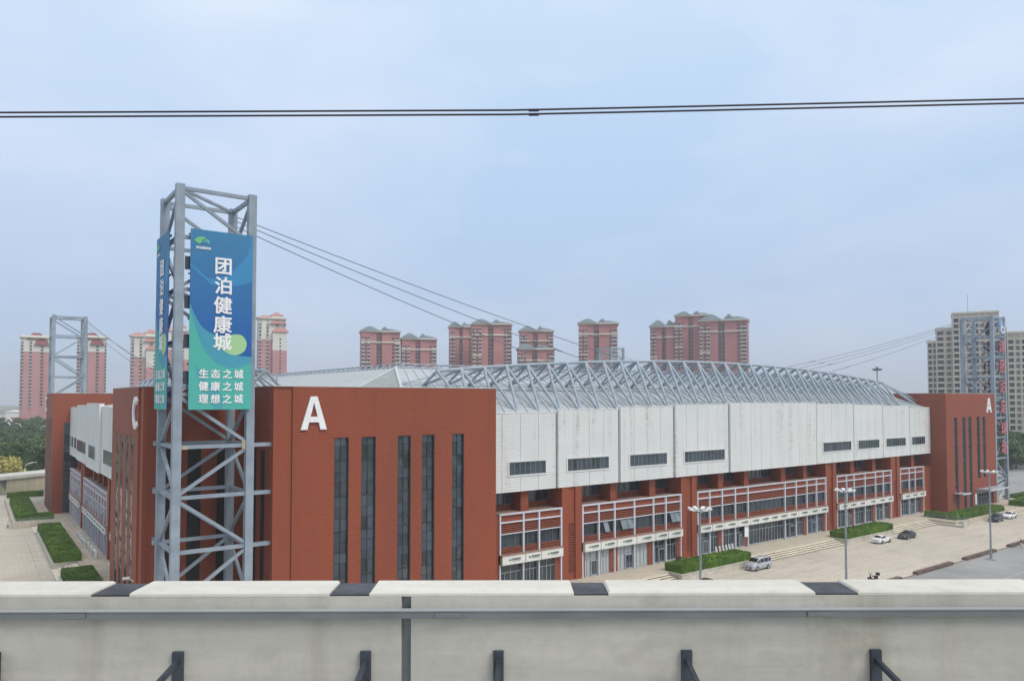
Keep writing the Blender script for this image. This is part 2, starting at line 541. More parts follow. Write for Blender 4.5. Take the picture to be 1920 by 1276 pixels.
# ================================================================== ground
def sheet(name, x0, x1, y0, y1, z, mat, parent=None):
    m = MB(); m.poly([(x0, y0, z), (x1, y0, z), (x1, y1, z), (x0, y1, z)])
    o = m.build(name, mat, parent)
    if parent is None: tag(o, kind='structure')
    return o
sheet('ground', -3200, 3200, -3200, 3200, -0.08, M['soil'])
car_park = sheet('car_park', -60, 330, -60, 212, -0.04, M['asphalt'])
sheet('plaza', -14, 186, 44.95, 205, 0.0, M['plaza'])
line_mat = plain('faded_line_paint', (0.46, 0.46, 0.45), 0.9, 0.25, 0.6)
for i in range(11):
    x = 74 + i * 6.4
    sheet('parking_line', x, x + 0.14, 37.5, 43.2, -0.034, line_mat, car_park)
sheet('parking_line', 70, 144, 37.3, 37.45, -0.033, line_mat, car_park)
for i in range(9):
    sheet('parking_line', 205 + i * 6, 205.14 + i * 6, 70, 76, -0.034, line_mat, car_park)

# raised platform round the stadium
plat = MB()
plat.prism([(11.5, 62), (137.5, 62), (137.5, 57.4), (186, 57.4), (186, 192), (6, 192), (6, 151), (11.5, 151)], 0.0, 0.75)
platform = tag(plat.build('platform', M['platform']), kind='structure')

# paving slabs that read one by one on the left-hand side
def slab_mesh(w, d):
    m = MB(); e = 0.012
    m.add([(0,0,0),(w,0,0),(w,d,0),(0,d,0),(e,e,.03),(w-e,e,.03),(w-e,d-e,.03),(e,d-e,.03)],
          [(4,5,6,7),(0,1,5,4),(1,2,6,5),(2,3,7,6),(3,0,4,7)])
    return m.mesh('paving_slab', M['slab'], 1.0)
sm = slab_mesh(0.84, 1.31)
for i in range(4):
    for j in range(40):
        x = 12.2 + i * 0.715; y = 97 + j * 1.11 + (0.35 if i % 2 else 0)
        if 64 < 0 or x > 15: continue
        put('paving_slab', sm, platform, (x * K, y * K, 0.75 * K + 0.002 + random.uniform(0, 0.006)))

# stairs: every tread a piece
riser = plain('shade_toned_riser', (0.15, 0.115, 0.08), 0.9, 0.3, 0.8)  # dark brown paints the shade under the nosings into the riser colour
def stairs(a0, a1, axis, name='stairs'):
    xf = (lambda a, d, z: (a, 60.2 + d, z)) if axis == 'A' else ((lambda a, d, z: (8.6 + d * 1.6, a, z)) if axis == 'C' else (lambda a, d, z: (a, 55.6 + d, z)))
    fl = axis == 'C'
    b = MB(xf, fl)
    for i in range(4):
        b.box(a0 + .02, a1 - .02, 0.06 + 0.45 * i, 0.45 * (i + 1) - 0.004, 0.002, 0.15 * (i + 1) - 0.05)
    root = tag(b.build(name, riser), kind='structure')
    for i in range(4):
        part('step', M['step'], root, lambda m: m.box(a0, a1, 0.45 * i, 0.45 * (i + 1) + 0.03, 0.15 * (i + 1) - 0.048, 0.15 * (i + 1)), xf=xf, flip=fl)
    return root
stairs(30, 69.3, 'A'); stairs(84.4, 106.8, 'A'); stairs(121.9, 137.2, 'A')
stairs(104.3, 111.6, 'C'); stairs(143.5, 150.6, 'C'); stairs(159.6, 167.2, 'R')

# kerb blocks between plaza and car park
for i, (a, b) in enumerate(((53, 62), (67.5, 77.5), (82, 92), (96, 106), (110, 120), (125, 135.5), (140, 150), (154, 164))):
    def kb(m, a=a, b=b):
        m.box(a, b, 44.6, 45.25, -0.04, 0.28)
        m.box(a + .06, b - .06, 44.64, 45.21, 0.28, 0.32)
    o = part('kerb_block', M['kerb'], None, kb)
    tag(o, kind='structure')
part('kerb', plain('kerb_edge', (0.28, 0.20, 0.15), 0.9, 0.2, 0.7), None, lambda m: m.box(-14, 190, 44.8, 44.95, -0.05, 0.05))['kind'] = 'structure'

# ================================================================== stadium
ST = empty('stadium', (96 * K, 110 * K, 0))
tag(ST, 'terracotta and white football stadium with grey trussed roof and shopfronts', 'stadium')
ZW = 23.1
YA, XC = 63.2, 12.1          # outer planes of the corner blocks (long side, short side)

STRIP_H = [.7, 1.38, 1.0, .9, 1.35, 1.0, 1.0, 1.2, .9, 1.0, .9, 1.35, 1.0, 1.0, 1.2, .95]
pane_cache = {}
def pane_mesh(w, h, mat):
    key = (round(w, 3), round(h, 3), mat.name)
    if key not in pane_cache:
        m = MB(); m.box(-w/2, w/2, 0, 0.03, -h/2, h/2)
        pane_cache[key] = m.mesh('pane', mat)
    return pane_cache[key]

def window_strip(xf, flip, a0, a1, ztop, zbot, rot, detail=True, d=0.28, glassmat=None):
    """tall curtain-wall strip: frame = part, panes = sub-parts"""
    glassmat = glassmat or M['glass']
    fr = MB(xf, flip)
    e = 0.055
    q_ = min(.24, d + .01)
    fr.box(a0, a0 + e, d - q_, d + 0.05, zbot, ztop)
    fr.box(a1 - e, a1, d - q_, d + 0.05, zbot, ztop)
    fr.box(a0 + e, a1 - e, d - q_ + .03, d + 0.05, ztop - e, ztop)
    mid = (a0 + a1) / 2
    pr = min(.06, d)
    fr.box(mid - 0.016, mid + 0.016, d - pr, d + 0.02, zbot, ztop - e)
    z = ztop - e; k = 0; cells = []
    while z > zbot + 0.4:
        h = STRIP_H[k % len(STRIP_H)]
        z2 = max(zbot, z - h)
        fr.box(a0 + e, mid - 0.016, d - pr * .9, d + 0.02, z2 - 0.016, z2 + 0.016)
        fr.box(mid + 0.016, a1 - e, d - pr * .9, d + 0.02, z2 - 0.016, z2 + 0.016)
        if k % len(STRIP_H) in (1, 4, 7, 11):      # opening lights carry a heavier frame
            for (p, q) in ((a0 + e, mid - .016), (mid + .016, a1 - e)):
                fr.box(p, p + .04, d - pr * 1.3, d + .02, z2 + .02, z - .02)
                fr.box(q - .04, q, d - pr * 1.3, d + .02, z2 + .02, z - .02)
                fr.box(p + .04, q - .04, d - pr * 1.3, d + .02, z2 + .02, z2 + .07)
        cells.append((z2, z)); z = z2; k += 1
    w = fr.build('window_strip', M['mullion_dark'] if detail else M['mullion'], ST)
    if detail:
        for (z2, z1) in cells:
            for (p, q) in ((a0 + e, mid - .016), (mid + .016, a1 - e)):
                pm = pane_mesh(q - p, z1 - z2 - .03, glassmat)
                c = Vector(xf((p + q) / 2, d - 0.01, (z1 + z2) / 2)) * K - ORG[ST]
                put('pane', pm, w, c, (R(random.gauss(.3, 1.8)), 0, rot + R(random.gauss(0, .8))))
    else:
        part('pane', glassmat, w, lambda m: m.box(a0 + e, a1 - e, d, d + .03, zbot, ztop - e), xf=xf, flip=flip)
    return w

def wall_with_strips(mb, a0, a1, d0, d1, strips, z0, z1, sill=None):
    """solid wall between window strips; strips = (a0, a1, ztop, zbot)"""
    cur = a0
    for (p, q, zt, zb) in strips:
        mb.box(cur, p, d0, d1, z0, z1)
        mb.box(p, q, d0, d1, zt, z1)
        if zb > z0 + 0.05: mb.box(p, q, d0, d1, z0, zb)
        cur = q
    mb.box(cur, a1, d0, d1, z0, z1)

xfA = lambda a, d, z: (a, YA + d, z)
xfC = lambda a, d, z: (XC + d, a, z)

# ---- near corner block (letters A and C)
SA = [(26.5, 27.9, 18.5, 0.8), (29.15, 30.6, 18.5, 0.8), (32.9, 34.3, 18.5, 0.8), (35.55, 36.95, 18.5, 0.8), (39.0, 40.4, 18.5, 0.8)]
SCn = [(75.7, 76.85, 18.5, 0.8), (78.3, 79.5, 18.5, 0.8), (81.5, 82.8, 18.5, 0.8), (84.1, 85.35, 18.5, 0.8)]
def block_core(m, x0, x1, y0, y1): m.box(x0, x1, y0, y1, 0.75, ZW - 0.06)
nb = MB()
nb.box(21.02, 44.38, YA + .5, 90, 0.76, ZW - .35)
nb.box(XC + .5, 21.0, 72.02, 88.48, 0.76, ZW - .35)
near_block = nb.build('corner_block', M['dark'], ST)
def sk(m):
    m.xf = xfA
    wall_with_strips(m, 22.62, 44.4, 0.022, 0.5, SA, 0.76, ZW)
    m.xf = None
    m.box(44.2, 44.4, YA + .5, 90, 0.76, ZW - .001)
    m.box(21.0, 22.6, YA + .16, YA + .6, 0.76, ZW)          # set-back pier beside the notch
part('wall', M['brick'], near_block, sk)
def skC(m):
    m.xf = xfC; m.flip = True
    wall_with_strips(m, 73.4, 88.5, 0.0, 0.5, SCn, 0.76, ZW)
    m.xf = None; m.flip = False
    m.box(XC + .16, XC + .6, 72.0, 73.38, 0.76, ZW)
    m.box(XC + .5, 20.4, 88.3, 88.5, 0.76, ZW - .001)
part('wall', M['brick'], near_block, skC)
# walls inside the notch behind the pylon, with their own strips
xfN1 = lambda a, d, z: (21.0 + d, a, z)       # faces -x
xfN2 = lambda a, d, z: (a, 72.0 + d, z)       # faces -y
N1 = [(65.6, 66.7, 17.5, 0.8), (68.0, 69.2, 17.5, 0.8), (70.2, 71.2, 17.5, 0.8)]
N2 = [(14.2, 15.2, 17.5, 0.8), (16.0, 17.2, 17.5, 0.8), (18.6, 19.8, 17.5, 0.8)]
def notch(m):
    m.xf = xfN1; m.flip = True
    wall_with_strips(m, YA + .62, 72.45, 0.0, 0.45, N1, 0.76, ZW)
    m.xf = xfN2; m.flip = False
    wall_with_strips(m, XC + .62, 20.98, 0.0, 0.45, N2, 0.76, ZW)
part('wall', M['brick'], near_block, notch)
for (a, b, t, z) in N1: window_strip(xfN1, True, a, b, t, z, R(-90), False)
for (a, b, t, z) in N2: window_strip(xfN2, False, a, b, t, z, 0, False)
for (a, b, t, z) in SA: window_strip(xfA, False, a, b, t, z, 0, True)
for (a, b, t, z) in SCn: window_strip(xfC, True, a, b, t, z, R(-90), True, .02)
def capring(m, pts, w=.35):
    pass
def roofslab(m):
    m.box(22.8, 44.1, YA + .55, 89.5, ZW - .3, ZW - .25)
    m.box(XC + .65, 22.7, 72.5, 88.2, ZW - .3, ZW - .25)
part('flat_roof', M['flatroof'], near_block, roofslab)
def coping(m):
    m.box(20.95, 44.45, YA - .02, YA + .6, ZW + .001, ZW + .07)
    m.box(XC - .03, XC + .6, 71.95, 88.55, ZW + .001, ZW + .07)
    m.box(44.15, 44.45, YA + .6, 90, ZW + .001, ZW + .07)
    m.box(20.95, 21.5, YA + .6, 72.4, ZW + .001, ZW + .07)
    m.box(XC + .6, 21.5, 71.95, 72.4, ZW + .002, ZW + .069)
part('coping', M['cap'], near_block, coping)

# terracotta tiles in front of the long face of the near block
TH, TW = 0.245, 0.9
tiles_all = []
segs = []
cur = 22.63
for (p, q, zt, zb) in SA:
    segs.append((cur, p - .01, 0)); segs.append((p - .01, q + .01, zt)); cur = q + .01
segs.append((cur, 44.39, 0))
row0 = 15; row1 = int(ZW / TH)
for r in range(row0, row1 + 1):
    z0 = r * TH; z1 = min(z0 + TH, ZW)
    if z1 - z0 < .05: continue
    off = TW / 2 if r % 2 == 0 else 0
    runs = []
    for (a, b, zt) in segs:
        if zt == 0 or z0 > zt: runs.append([a, b])
    merged = []
    for a, b in runs:
        if merged and abs(merged[-1][1] - a) < .02: merged[-1][1] = b
        else: merged.append([a, b])
    for a, b in merged:
        n = math.floor((a + YA + off) / TW)
        x = a
        while x < b - .02:
            n += 1
            xe = min(b, n * TW - YA - off)
            if xe - x > .03: tiles_all.append((x, xe, z0, z1))
            x = max(x, xe)
def tile_geo(m, w, h, x=0, y=0, z=0):
    g = .0015; e = .002; gz = .006
    m.add([(x+g, y+.021, z+gz), (x+w-g, y+.021, z+gz), (x+w-g, y+.021, z+h-gz), (x+g, y+.021, z+h-gz),
           (x+g+e, y, z+gz+e), (x+w-g-e, y, z+gz+e), (x+w-g-e, y, z+h-gz-e), (x+g+e, y, z+h-gz-e)],
          [(4,5,6,7), (0,1,5,4), (1,2,6,5), (2,3,7,6), (3,0,4,7)])
tiles_all.sort(key=lambda t: t[0])
tile_mesh = {}
rest = MB()
for i, (a, b, z0, z1) in enumerate(tiles_all):
    jit = random.uniform(-.003, .003)
    if i < 290:
        key = (round(b - a, 2), round(z1 - z0, 3))
        if key not in tile_mesh:
            m = MB(); tile_geo(m, *key)
            tile_mesh[key] = m.mesh('terracotta_tile', M['tile'])
        put('terracotta_tile', tile_mesh[key], near_block, Vector((a, YA + jit, z0)) * K - ORG[ST])
    else:
        tile_geo(rest, b - a, z1 - z0, a, YA + jit, z0)
tag(rest.build('terracotta_tiles', M['tile'], near_block), kind='stuff')

# letters
def letter_A(m):
    L = [(0,0),(.25,0),(.31,.22),(.5,.22),(.5,.39),(.36,.39),(.5,.82),(.5,1),(.375,1)]
    m.slab([(x*2.4, z*2.95) for x, z in L], 0, .16)
    m.slab([((1-x)*2.4, z*2.95) for x, z in reversed(L)], 0, .16)
mA = MB(); letter_A(mA); meA = mA.mesh('letter_a', M['letter'])
def letter_C(m, w=2.7, h=3.0):
    n = 22; o = []; i_ = []
    for k in range(n + 1):
        t = R(48 + (312 - 48) * k / n)
        o.append((math.cos(t) * w/2, math.sin(t) * h/2)); i_.append((math.cos(t) * (w/2 - .62), math.sin(t) * (h/2 - .5)))
    for k in range(n):
        m.slab([o[k], i_[k], i_[k+1], o[k+1]][::-1], 0, .16)
mC = MB(); letter_C(mC); meC = mC.mesh('letter_c', M['letter'])
def letter(name, me, x, y, z, rz, label):
    o = put(name, me, ST, Vector((x, y, z)) * K - ORG[ST], (0, 0, rz)); o['label'] = label
letter('letter', meA, 23.3, YA - .2, 19.3, 0, 'large white letter A on the near terracotta block')
letter('letter', meA, 166.0, YA - .2, 19.3, 0, 'white letter A on the far right terracotta block')
letter('letter', meC, XC - .2, 74.1, 20.75, R(-90), 'large white letter C on the near terracotta block')
letter('letter', meC, XC - .2, 174.2, 20.9, R(-90), 'white letter C on the far left terracotta block')

# ---- right-hand block
SR = [(151.6, 153.0, 18.5, 4.6), (155.1, 156.5, 18.5, .8), (157.8, 159.2, 18.5, .8), (161.6, 163.0, 18.5, 6.3), (164.3, 165.7, 18.5, 6.3)]
rbm = MB(); rbm.box(148.4, 170.0, YA + .5, 90, .76, ZW - .35); rbm.box(165, 180.4, 72.2, 88.4, .76, ZW - .35)
right_block = rbm.build('corner_block', M['dark'], ST)
def rb(m):
    m.xf = xfA
    # main entrance 161.3-168.6 and side door 151.6-153.0 are openings at ground level
    wall_with_strips(m, 148.2, 160.9, 0, .5, [(151.6, 153.0, 18.5, .77)] + SR[1:3], .76, ZW)
    wall_with_strips(m, 160.9, 168.9, 0, .5, SR[3:], 4.2, ZW)
    m.box(168.9, 170.3, 0, .5, .76, ZW)
    m.xf = None
    m.box(148.2, 148.4, YA + .5, 90, .76, ZW - .001)
    m.box(170.1, 170.3, YA + .5, 72.2, .76, ZW - .001)
    m.box(170.3, 180.6, 72.0, 72.2, .76, ZW); m.box(180.4, 180.6, 72.2, 88.5, .76, ZW)
    m.box(165, 180.4, 88.4, 88.5, .76, ZW)
part('wall', M['brick'], right_block, rb)
def rbc(m):
    m.box(148.15, 170.35, YA - .03, YA + .6, ZW + .001, ZW + .07); m.box(148.15, 148.7, YA + .6, 90, ZW + .001, ZW + .07)
    m.box(148.75, 169.9, YA + .6, 89.9, ZW - .3, ZW - .25, 1); m.box(170.4, 180.3, 72.3, 88.3, ZW - .3, ZW - .25, 1)
    m.box(169.8, 170.4, YA + .62, 71.9, ZW + .002, ZW + .07); m.box(169.8, 180.65, 71.95, 72.4, ZW + .001, ZW + .068)
part('coping', [M['cap'], M['flatroof']], right_block, rbc)
for (a, b, t, z) in SR: window_strip(xfA, False, a, b, t, z, 0, False)
def glazed_doors(a0, a1, z0, z1, n, xf, flip, parent, d=.3, transom=.68, mat=None):
    """shop front glazing: frame part with glass sub-part"""
    def fr(m):
        w = (a1 - a0) / n
        for i in range(n + 1):
            x = a0 + w * i
            m.box(max(a0, x - .03), min(a1, x + .03), d - .08, d + .02, z0, z1)
        zt = z0 + (z1 - z0) * transom
        for i in range(n):
            p = a0 + w * i + .031; q = a0 + w * (i + 1) - .031
            m.box(p, q, d - .07, d + .02, zt - .03, zt + .03)
            m.box(p, q, d - .07, d + .02, z1 - .06, z1)
            m.box(p, q, d - .07, d + .02, z0, z0 + .13)
            m.box((p + q) / 2 - .02, (p + q) / 2 + .02, d - .06, d + .01, z0 + .13, zt - .03)
    o = part('glazing_frame', M['frame_door'], parent, fr, xf=xf, flip=flip)
    if parent is ST:
        part('pane', mat or M['glass_shop'], o, lambda m: m.box(a0, a1, d + .025, d + .05, z0, z1), xf=xf, flip=flip)
    else:
        part('pane', mat or M['glass_shop'], parent, lambda m: m.box(a0, a1, d + .025, d + .05, z0, z1), xf=xf, flip=flip)
    return o
M['frame_door'] = flat('door_frame', (0.36, 0.40, 0.44), 0.45)
glazed_doors(161.2, 168.7, .76, 3.2, 6, xfA, False, ST)
part('door_surround', M['frame_door'], ST, lambda m: m.box(160.9, 168.9, .3, .45, 3.2, 4.2), xf=xfA)
glazed_doors(151.7, 152.9, .76, 3.3, 1, xfA, False, ST)
part('door_surround', M['mullion'], ST, lambda m: m.box(151.6, 153.0, .3, .4, 3.3, 4.6), xf=xfA)
def canopy(a0, a1, z, dep):
    part('entrance_canopy', M['frame_door'], ST, lambda m: (m.box(a0, a1, -dep, -.01, z, z + .1), m.box(a0 - .05, a1 + .05, -dep - .08, -dep - .01, z - .05, z + .18, 1)), xf=xfA).data.materials.append(M['frame'])
canopy(160.9, 169.2, 4.15, 2.6); canopy(150.8, 154.0, 4.0, 1.7)
part('sign_panel', M['sign'], ST, lambda m: m.box(163.5, 167.0, -1.2, -1.1, 3.5, 4.1), xf=xfA)

# ---- far left block
flm = MB(); flm.box(12.4, 44, 161.0, 175.3, .76, ZW - .35); flm.box(21, 44, 175.3, 186, .76, ZW - .35)
left_block = flm.build('corner_block', M['dark'], ST)
SL = [(162.6, 163.8, 18.5, .8), (165.2, 166.4, 18.5, .8), (168.4, 169.6, 18.5, .8), (171, 172.2, 18.5, .8)]
def lb(m):
    m.xf = lambda a, d, z: (a, 160.8 + d, z)
    wall_with_strips(m, XC, 44, 0, .2, [(13.9, 16.3, 17.6, .8)], .76, ZW)
    m.xf = xfC; m.flip = True
    wall_with_strips(m, 161.0, 175.5, 0, .3, SL, .76, ZW)
    m.xf = None; m.flip = False
    m.box(XC + .3, 21.2, 175.3, 175.5, .76, ZW); m.box(20.9, 21.2, 175.5, 186, .76, ZW)
part('wall', M['brick'], left_block, lb)
part('coping', M['cap'], left_block, lambda m: (m.box(XC - .03, 44, 160.75, 161.3, ZW + .001, ZW + .07), m.box(XC - .03, XC + .5, 161.3, 175.5, ZW + .001, ZW + .07), m.box(XC + .5, 43.9, 161.3, 186, ZW - .3, ZW - .25)))
for (a, b, t, z) in SL: window_strip(xfC, True, a, b, t, z, R(-90), False, .2)
window_strip(lambda a, d, z: (a, 160.8 + d, z), False, 13.9, 16.3, 17.6, .8, 0, False, .15)

# ================================================================== facades between the blocks
xfFA = lambda a, d, z: (a, 66.0 + d, z)
xfFC = lambda a, d, z: (14.9 + d, a, z)
ZP0 = 11.7

def leaf_logo(mat_g, mat_d, s):
    m = MB()
    P = [(-1,.05),(-.55,.42),(0,.5),(.35,.3),(-.1,.15),(-.25,-.2),(-.55,-.32)]
    Q = [(-.2,-.22),(0,.1),(.4,.28),(.7,.05),(.45,-.35),(.3,-.05),(.05,-.1)]
    m.slab([(x*s, z*s) for x, z in P][::-1], -.02, 0, 0)
    m.slab([(x*s, z*s) for x, z in Q][::-1], -.02, 0, 1)
    return m.mesh('logo', [mat_g, mat_d], 1.0)
logo_small = leaf_logo(M['logo_dark'], M['logo_green'], .30)
text_small = text_mesh('团泊健康城', .30, M['ink'], .01, .004)
_tp = MB()          # the line of small print under the name is too fine to read in the photograph
for i in range(11): _tp.box(-.62 + i * .115, -.62 + i * .115 + .085, -.008, .004, -.035, .035)
text_tiny = _tp.mesh('small_print', M['ink'], 1.0)

def signboard(a0, a1, xf, flip, rz, n=1, z0=3.9, z1=4.82, d0=-.5, d1=-.08):
    if flip: d0 = -.32
    o = part('signboard', [M['sign'], M['sign_edge']], ST, lambda m: (m.box(a0 + .05, a1 - .05, d0, d1, z0, z1), m.box(a0 + .03, a1 - .03, d0 + .03, d1, z0 - .06, z0 - .001, 1)), xf=xf, flip=flip)
    for i in range(n):
        c = a0 + (a1 - a0) * (i + .5) / n
        sgn = 1 if not flip else -1
        p = Vector(xf(c - sgn * .48, d0 - .012, (z0 + z1) / 2)) * K - ORG[ST]
        put('logo', logo_small, o, p, (0, 0, rz))
        p = Vector(xf(c + sgn * .32, d0 - .012, (z0 + z1) / 2 + .07)) * K - ORG[ST]
        put('lettering', text_small, o, p, (0, 0, rz))
        p = Vector(xf(c + sgn * .32, d0 - .012, (z0 + z1) / 2 - .15)) * K - ORG[ST]
        put('small_print', text_tiny, o, p, (0, 0, rz))
    return o

def clad_column(m, a0, a1, d, z0, z1):
    n = max(1, round((z1 - z0) / .27)); h = (z1 - z0) / n; g = .05
    prof = []
    for i in range(n):
        zz = z0 + i * h
        prof += [(zz, d), (zz + h - g, d)]
        if i < n - 1: prof += [(zz + h - g, d + .08), (zz + h, d + .08)]
    v = [(a0, q, z) for z, q in prof] + [(a1, q, z) for z, q in prof]
    N = len(prof)
    m.add(v, [(i, i + N, i + 1 + N, i + 1) for i in range(N - 1)])
    m.add([(a0, d, z0), (a0, d, z1), (a0, d + .2, z1), (a0, d + .2, z0), (a1, d, z0), (a1, d, z1), (a1, d + .2, z1), (a1, d + .2, z0)],
          [(0, 1, 2, 3), (7, 6, 5, 4), (1, 5, 6, 2), (3, 7, 4, 0)])

def cladding(xf, flip, secs):
    for (a0, a1, d, zt, nc) in secs:
        back = part('cladding_section', [M['gap'], M['panel']], ST, lambda m: (
            m.box(a0 + .01, a1 - .01, d + .21, d + .6, ZP0 + .02, zt - .02), m.box(a0 + .0, a0 + .009, d - .01, d + .6, ZP0 + .02, zt - .02, 1),
            m.box(a0 + .01, a1 - .01, d + .02, d + .62, zt + .001, zt + .09, 1),
            m.box(a1 - .09, a1 - .05, d - .01, d + .19, ZP0, zt),
            m.box(a0 + .02, a1 - .02, d + .62, 2.7, ZP0 + .02, ZP0 + .1)), xf=xf, flip=flip)
        w = (a1 - a0 - .26) / nc
        for i in range(nc):
            p = a0 + .13 + i * w
            part('cladding_panel', M['panel'], back, lambda m: clad_column(m, p + .022, p + w - .022, d + random.uniform(-.008, .008), ZP0, zt), xf=xf, flip=flip)

def ribbon_window(xf, flip, a0, a1, d, z0=13.55, z1=15.0, fin=.75):
    def fr(m):
        e = .14
        m.box(a0 - e, a1 + e, d - .1, d - .015, z1, z1 + e); m.box(a0 - e, a1 + e, d - .1, d - .015, z0 - e, z0)
        m.box(a0 - e, a0, d - .1, d - .015, z0, z1); m.box(a1, a1 + e, d - .1, d - .015, z0, z1)
    o = part('ribbon_window', M['panel'], ST, fr, xf=xf, flip=flip)
    n = max(2, round((a1 - a0) / fin)); w = (a1 - a0) / n
    def mu(m):
        for i in range(n + 1):
            x = a0 + i * w
            m.box(max(a0, x - .035), min(a1, x + .035), d - .085, d - .03, z0 + .06, z1 - .06)
        m.box(a0, a1, d - .084, d - .03, z0, z0 + .058); m.box(a0, a1, d - .084, d - .03, z1 - .058, z1)
    part('mullions', M['mullion2'], o, mu, xf=xf, flip=flip)
    for i in range(n):
        part('pane', M['glass'], o, lambda m: m.box(a0 + i*w + .036, a0 + (i+1)*w - .036, d - .05, d - .02, z0 + .06, z1 - .06), xf=xf, flip=flip)
M['mullion2'] = flat('window_mullion', (0.17, 0.21, 0.24), 0.5)

def shopfront(xf, flip, rz, posts, styles, wide=None):
    """one steel-framed bay; posts = positions of the uprights"""
    a0, a1 = posts[0], posts[-1]
    def fr(m):
        for x in posts:
            m.box(x - .09, x + .09, -.16, .12, 4.95, 9.25); m.box(x - .08, x + .08, -.12, .12, .76, 3.84)
        m.box(a0 - .09, a1 + .09, -.2, .14, 9.251, 9.40)
        for i in range(len(posts) - 1):
            p, q = posts[i] + .09, posts[i+1] - .09
            m.box(p, q, -.14, .1, 8.36, 8.50); m.box(p, q, -.06, .1, 7.10, 7.19)
    bay = part('shopfront_bay', M['frame'], ST, fr, xf=xf, flip=flip)
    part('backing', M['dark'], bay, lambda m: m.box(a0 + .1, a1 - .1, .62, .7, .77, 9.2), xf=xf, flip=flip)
    part('ledge_roof', M['ledge'], bay, lambda m: m.box(a0 - .05, a1 + .05, .15, 2.6, 9.2, 9.32), xf=xf, flip=flip)
    part('ledge', M['ledge'], bay, lambda m: m.box(a0 - .02, a1 + .02, -.35 if flip else -.54, .5, 4.84, 4.94), xf=xf, flip=flip)
    for i in range(len(posts) - 1):
        p, q = posts[i] + .09, posts[i+1] - .09
        st = styles[i % len(styles)]
        part('brick_panel', M['brick'], bay, lambda m: m.box(p, q, .12, .5, 8.5, 9.25), xf=xf, flip=flip)
        def louv(m):
            for k in range(5):
                z = 7.22 + k * .228
                m.box(p, q, .03, .13, z + .06, z + .175)
        part('louver', M['louver'], bay, louv, xf=xf, flip=flip)
        def louv2(m):
            for k in range(3):
                z = 4.98 + k * .228
                m.box(p, q, .03, .13, z + .06, z + .175)
        part('louver', M['louver'], bay, louv2, xf=xf, flip=flip)
        nw = 3 if q - p < 5 else 8
        def wf(m):
            w = (q - p) / nw
            for j in range(nw + 1):
                x = p + j * w
                m.box(max(p, x - .025), min(q, x + .025), .2, .3, 5.72, 7.02)
            m.box(p, q, .2, .3, 5.66, 5.72); m.box(p, q, .2, .3, 7.02, 7.08)
        win = part('window_frame', M['mullion'], bay, wf, xf=xf, flip=flip)
        part('pane', M['glass_shop'], bay, lambda m: m.box(p, q, .27, .295, 5.7, 7.05), xf=xf, flip=flip)
        if st.find('o') >= 0:          # casement propped open
            w = (q - p) / nw
            for j in ((1, 2) if 'oo' in st else (1,)):
                x = p + j * w
                part('open_casement', M['glass_open'], bay, lambda m: m.add([(x+.04, .18, 7.0), (x+w-.04, .18, 7.0), (x+w-.04, -.28, 5.85), (x+.04, -.28, 5.85), (x+.04, .22, 7.0), (x+w-.04, .22, 7.0), (x+w-.04, -.24, 5.85), (x+.04, -.24, 5.85)],
                     [(3,2,1,0), (4,5,6,7), (0,1,5,4), (1,2,6,5), (2,3,7,6), (3,0,4,7)]), xf=xf, flip=flip)
        # ground floor
        L = q - p
        if 'b' in st:      # brick pier at the right-hand side
            pier = .22 * L
            part('brick_pier', M['brick'], bay, lambda m: m.box(q - pier, q, .1, .5, .76, 3.88), xf=xf, flip=flip); q2 = q - pier; p2 = p
        elif 'l' in st:
            pier = .17 * L
            part('brick_pier', M['brick'], bay, lambda m: m.box(p, p + pier, .1, .5, .76, 3.88), xf=xf, flip=flip); p2 = p + pier; q2 = q
        else: p2, q2 = p, q
        nd = 2 if L < 5 else 6
        filmed = M['film'] if 'w' in st else None
        glazed_doors(p2, q2, .77, 3.86, nd, xf, flip, bay, .3, .68, filmed)
        if 'd' in st:
            c0 = p2 + (q2 - p2) * .5
            part('door', [M['frame_door'], M['glass']], bay, lambda m: (m.box(c0, q2 - .05, .1, .2, .77, 2.6), m.box(c0 + .1, (c0 + q2) / 2 - .05, .07, .099, .95, 2.5, 1), m.box((c0 + q2) / 2 + .02, q2 - .14, .07, .099, .95, 2.5, 1)), xf=xf, flip=flip)
        n = 4 if L > 5 else 1
        signboard(posts[i], posts[i+1], xf, flip, rz, n)
    return bay
M['glass_open'] = glass('open_glass', (0.13, 0.15, 0.16), 1.9, 0.1, .2)

def recess(xf, flip, a0, a1, pil):
    """set-back wall under the overhang with pilasters and high windows"""
    w = part('recessed_wall', M['brick'], ST, lambda m: m.box(a0, a1, 2.6, 3.0, 9.2, ZP0 + .3), xf=xf, flip=flip)
    edges = [a0] + [x for p in pil for x in p] + [a1]
    for i in range(0, len(edges), 2):
        p, q = edges[i], edges[i+1]
        if q - p < .8: continue
        part('high_window', M['glass'], w, lambda m: m.box(p + .35, q - .1, 2.52, 2.59, 10.05, 11.36), xf=xf, flip=flip)
        def mf(m):
            n = max(2, round((q - p) / 1.0))
            for k in range(n + 1):
                x = p + .35 + (q - p - .45) * k / n
                m.box(x - .03, x + .03, 2.46, 2.515, 10.05, 11.36)
            m.box(p + .3, q - .05, 2.45, 2.59, 9.98, 10.05)
        part('window_frame', M['mullion'], w, mf, xf=xf, flip=flip)
    for (p, q) in pil:
        part('pilaster', M['brick'], w, lambda m: m.box(p, q, .75, 2.6, 9.33, ZP0 + .02), xf=xf, flip=flip)

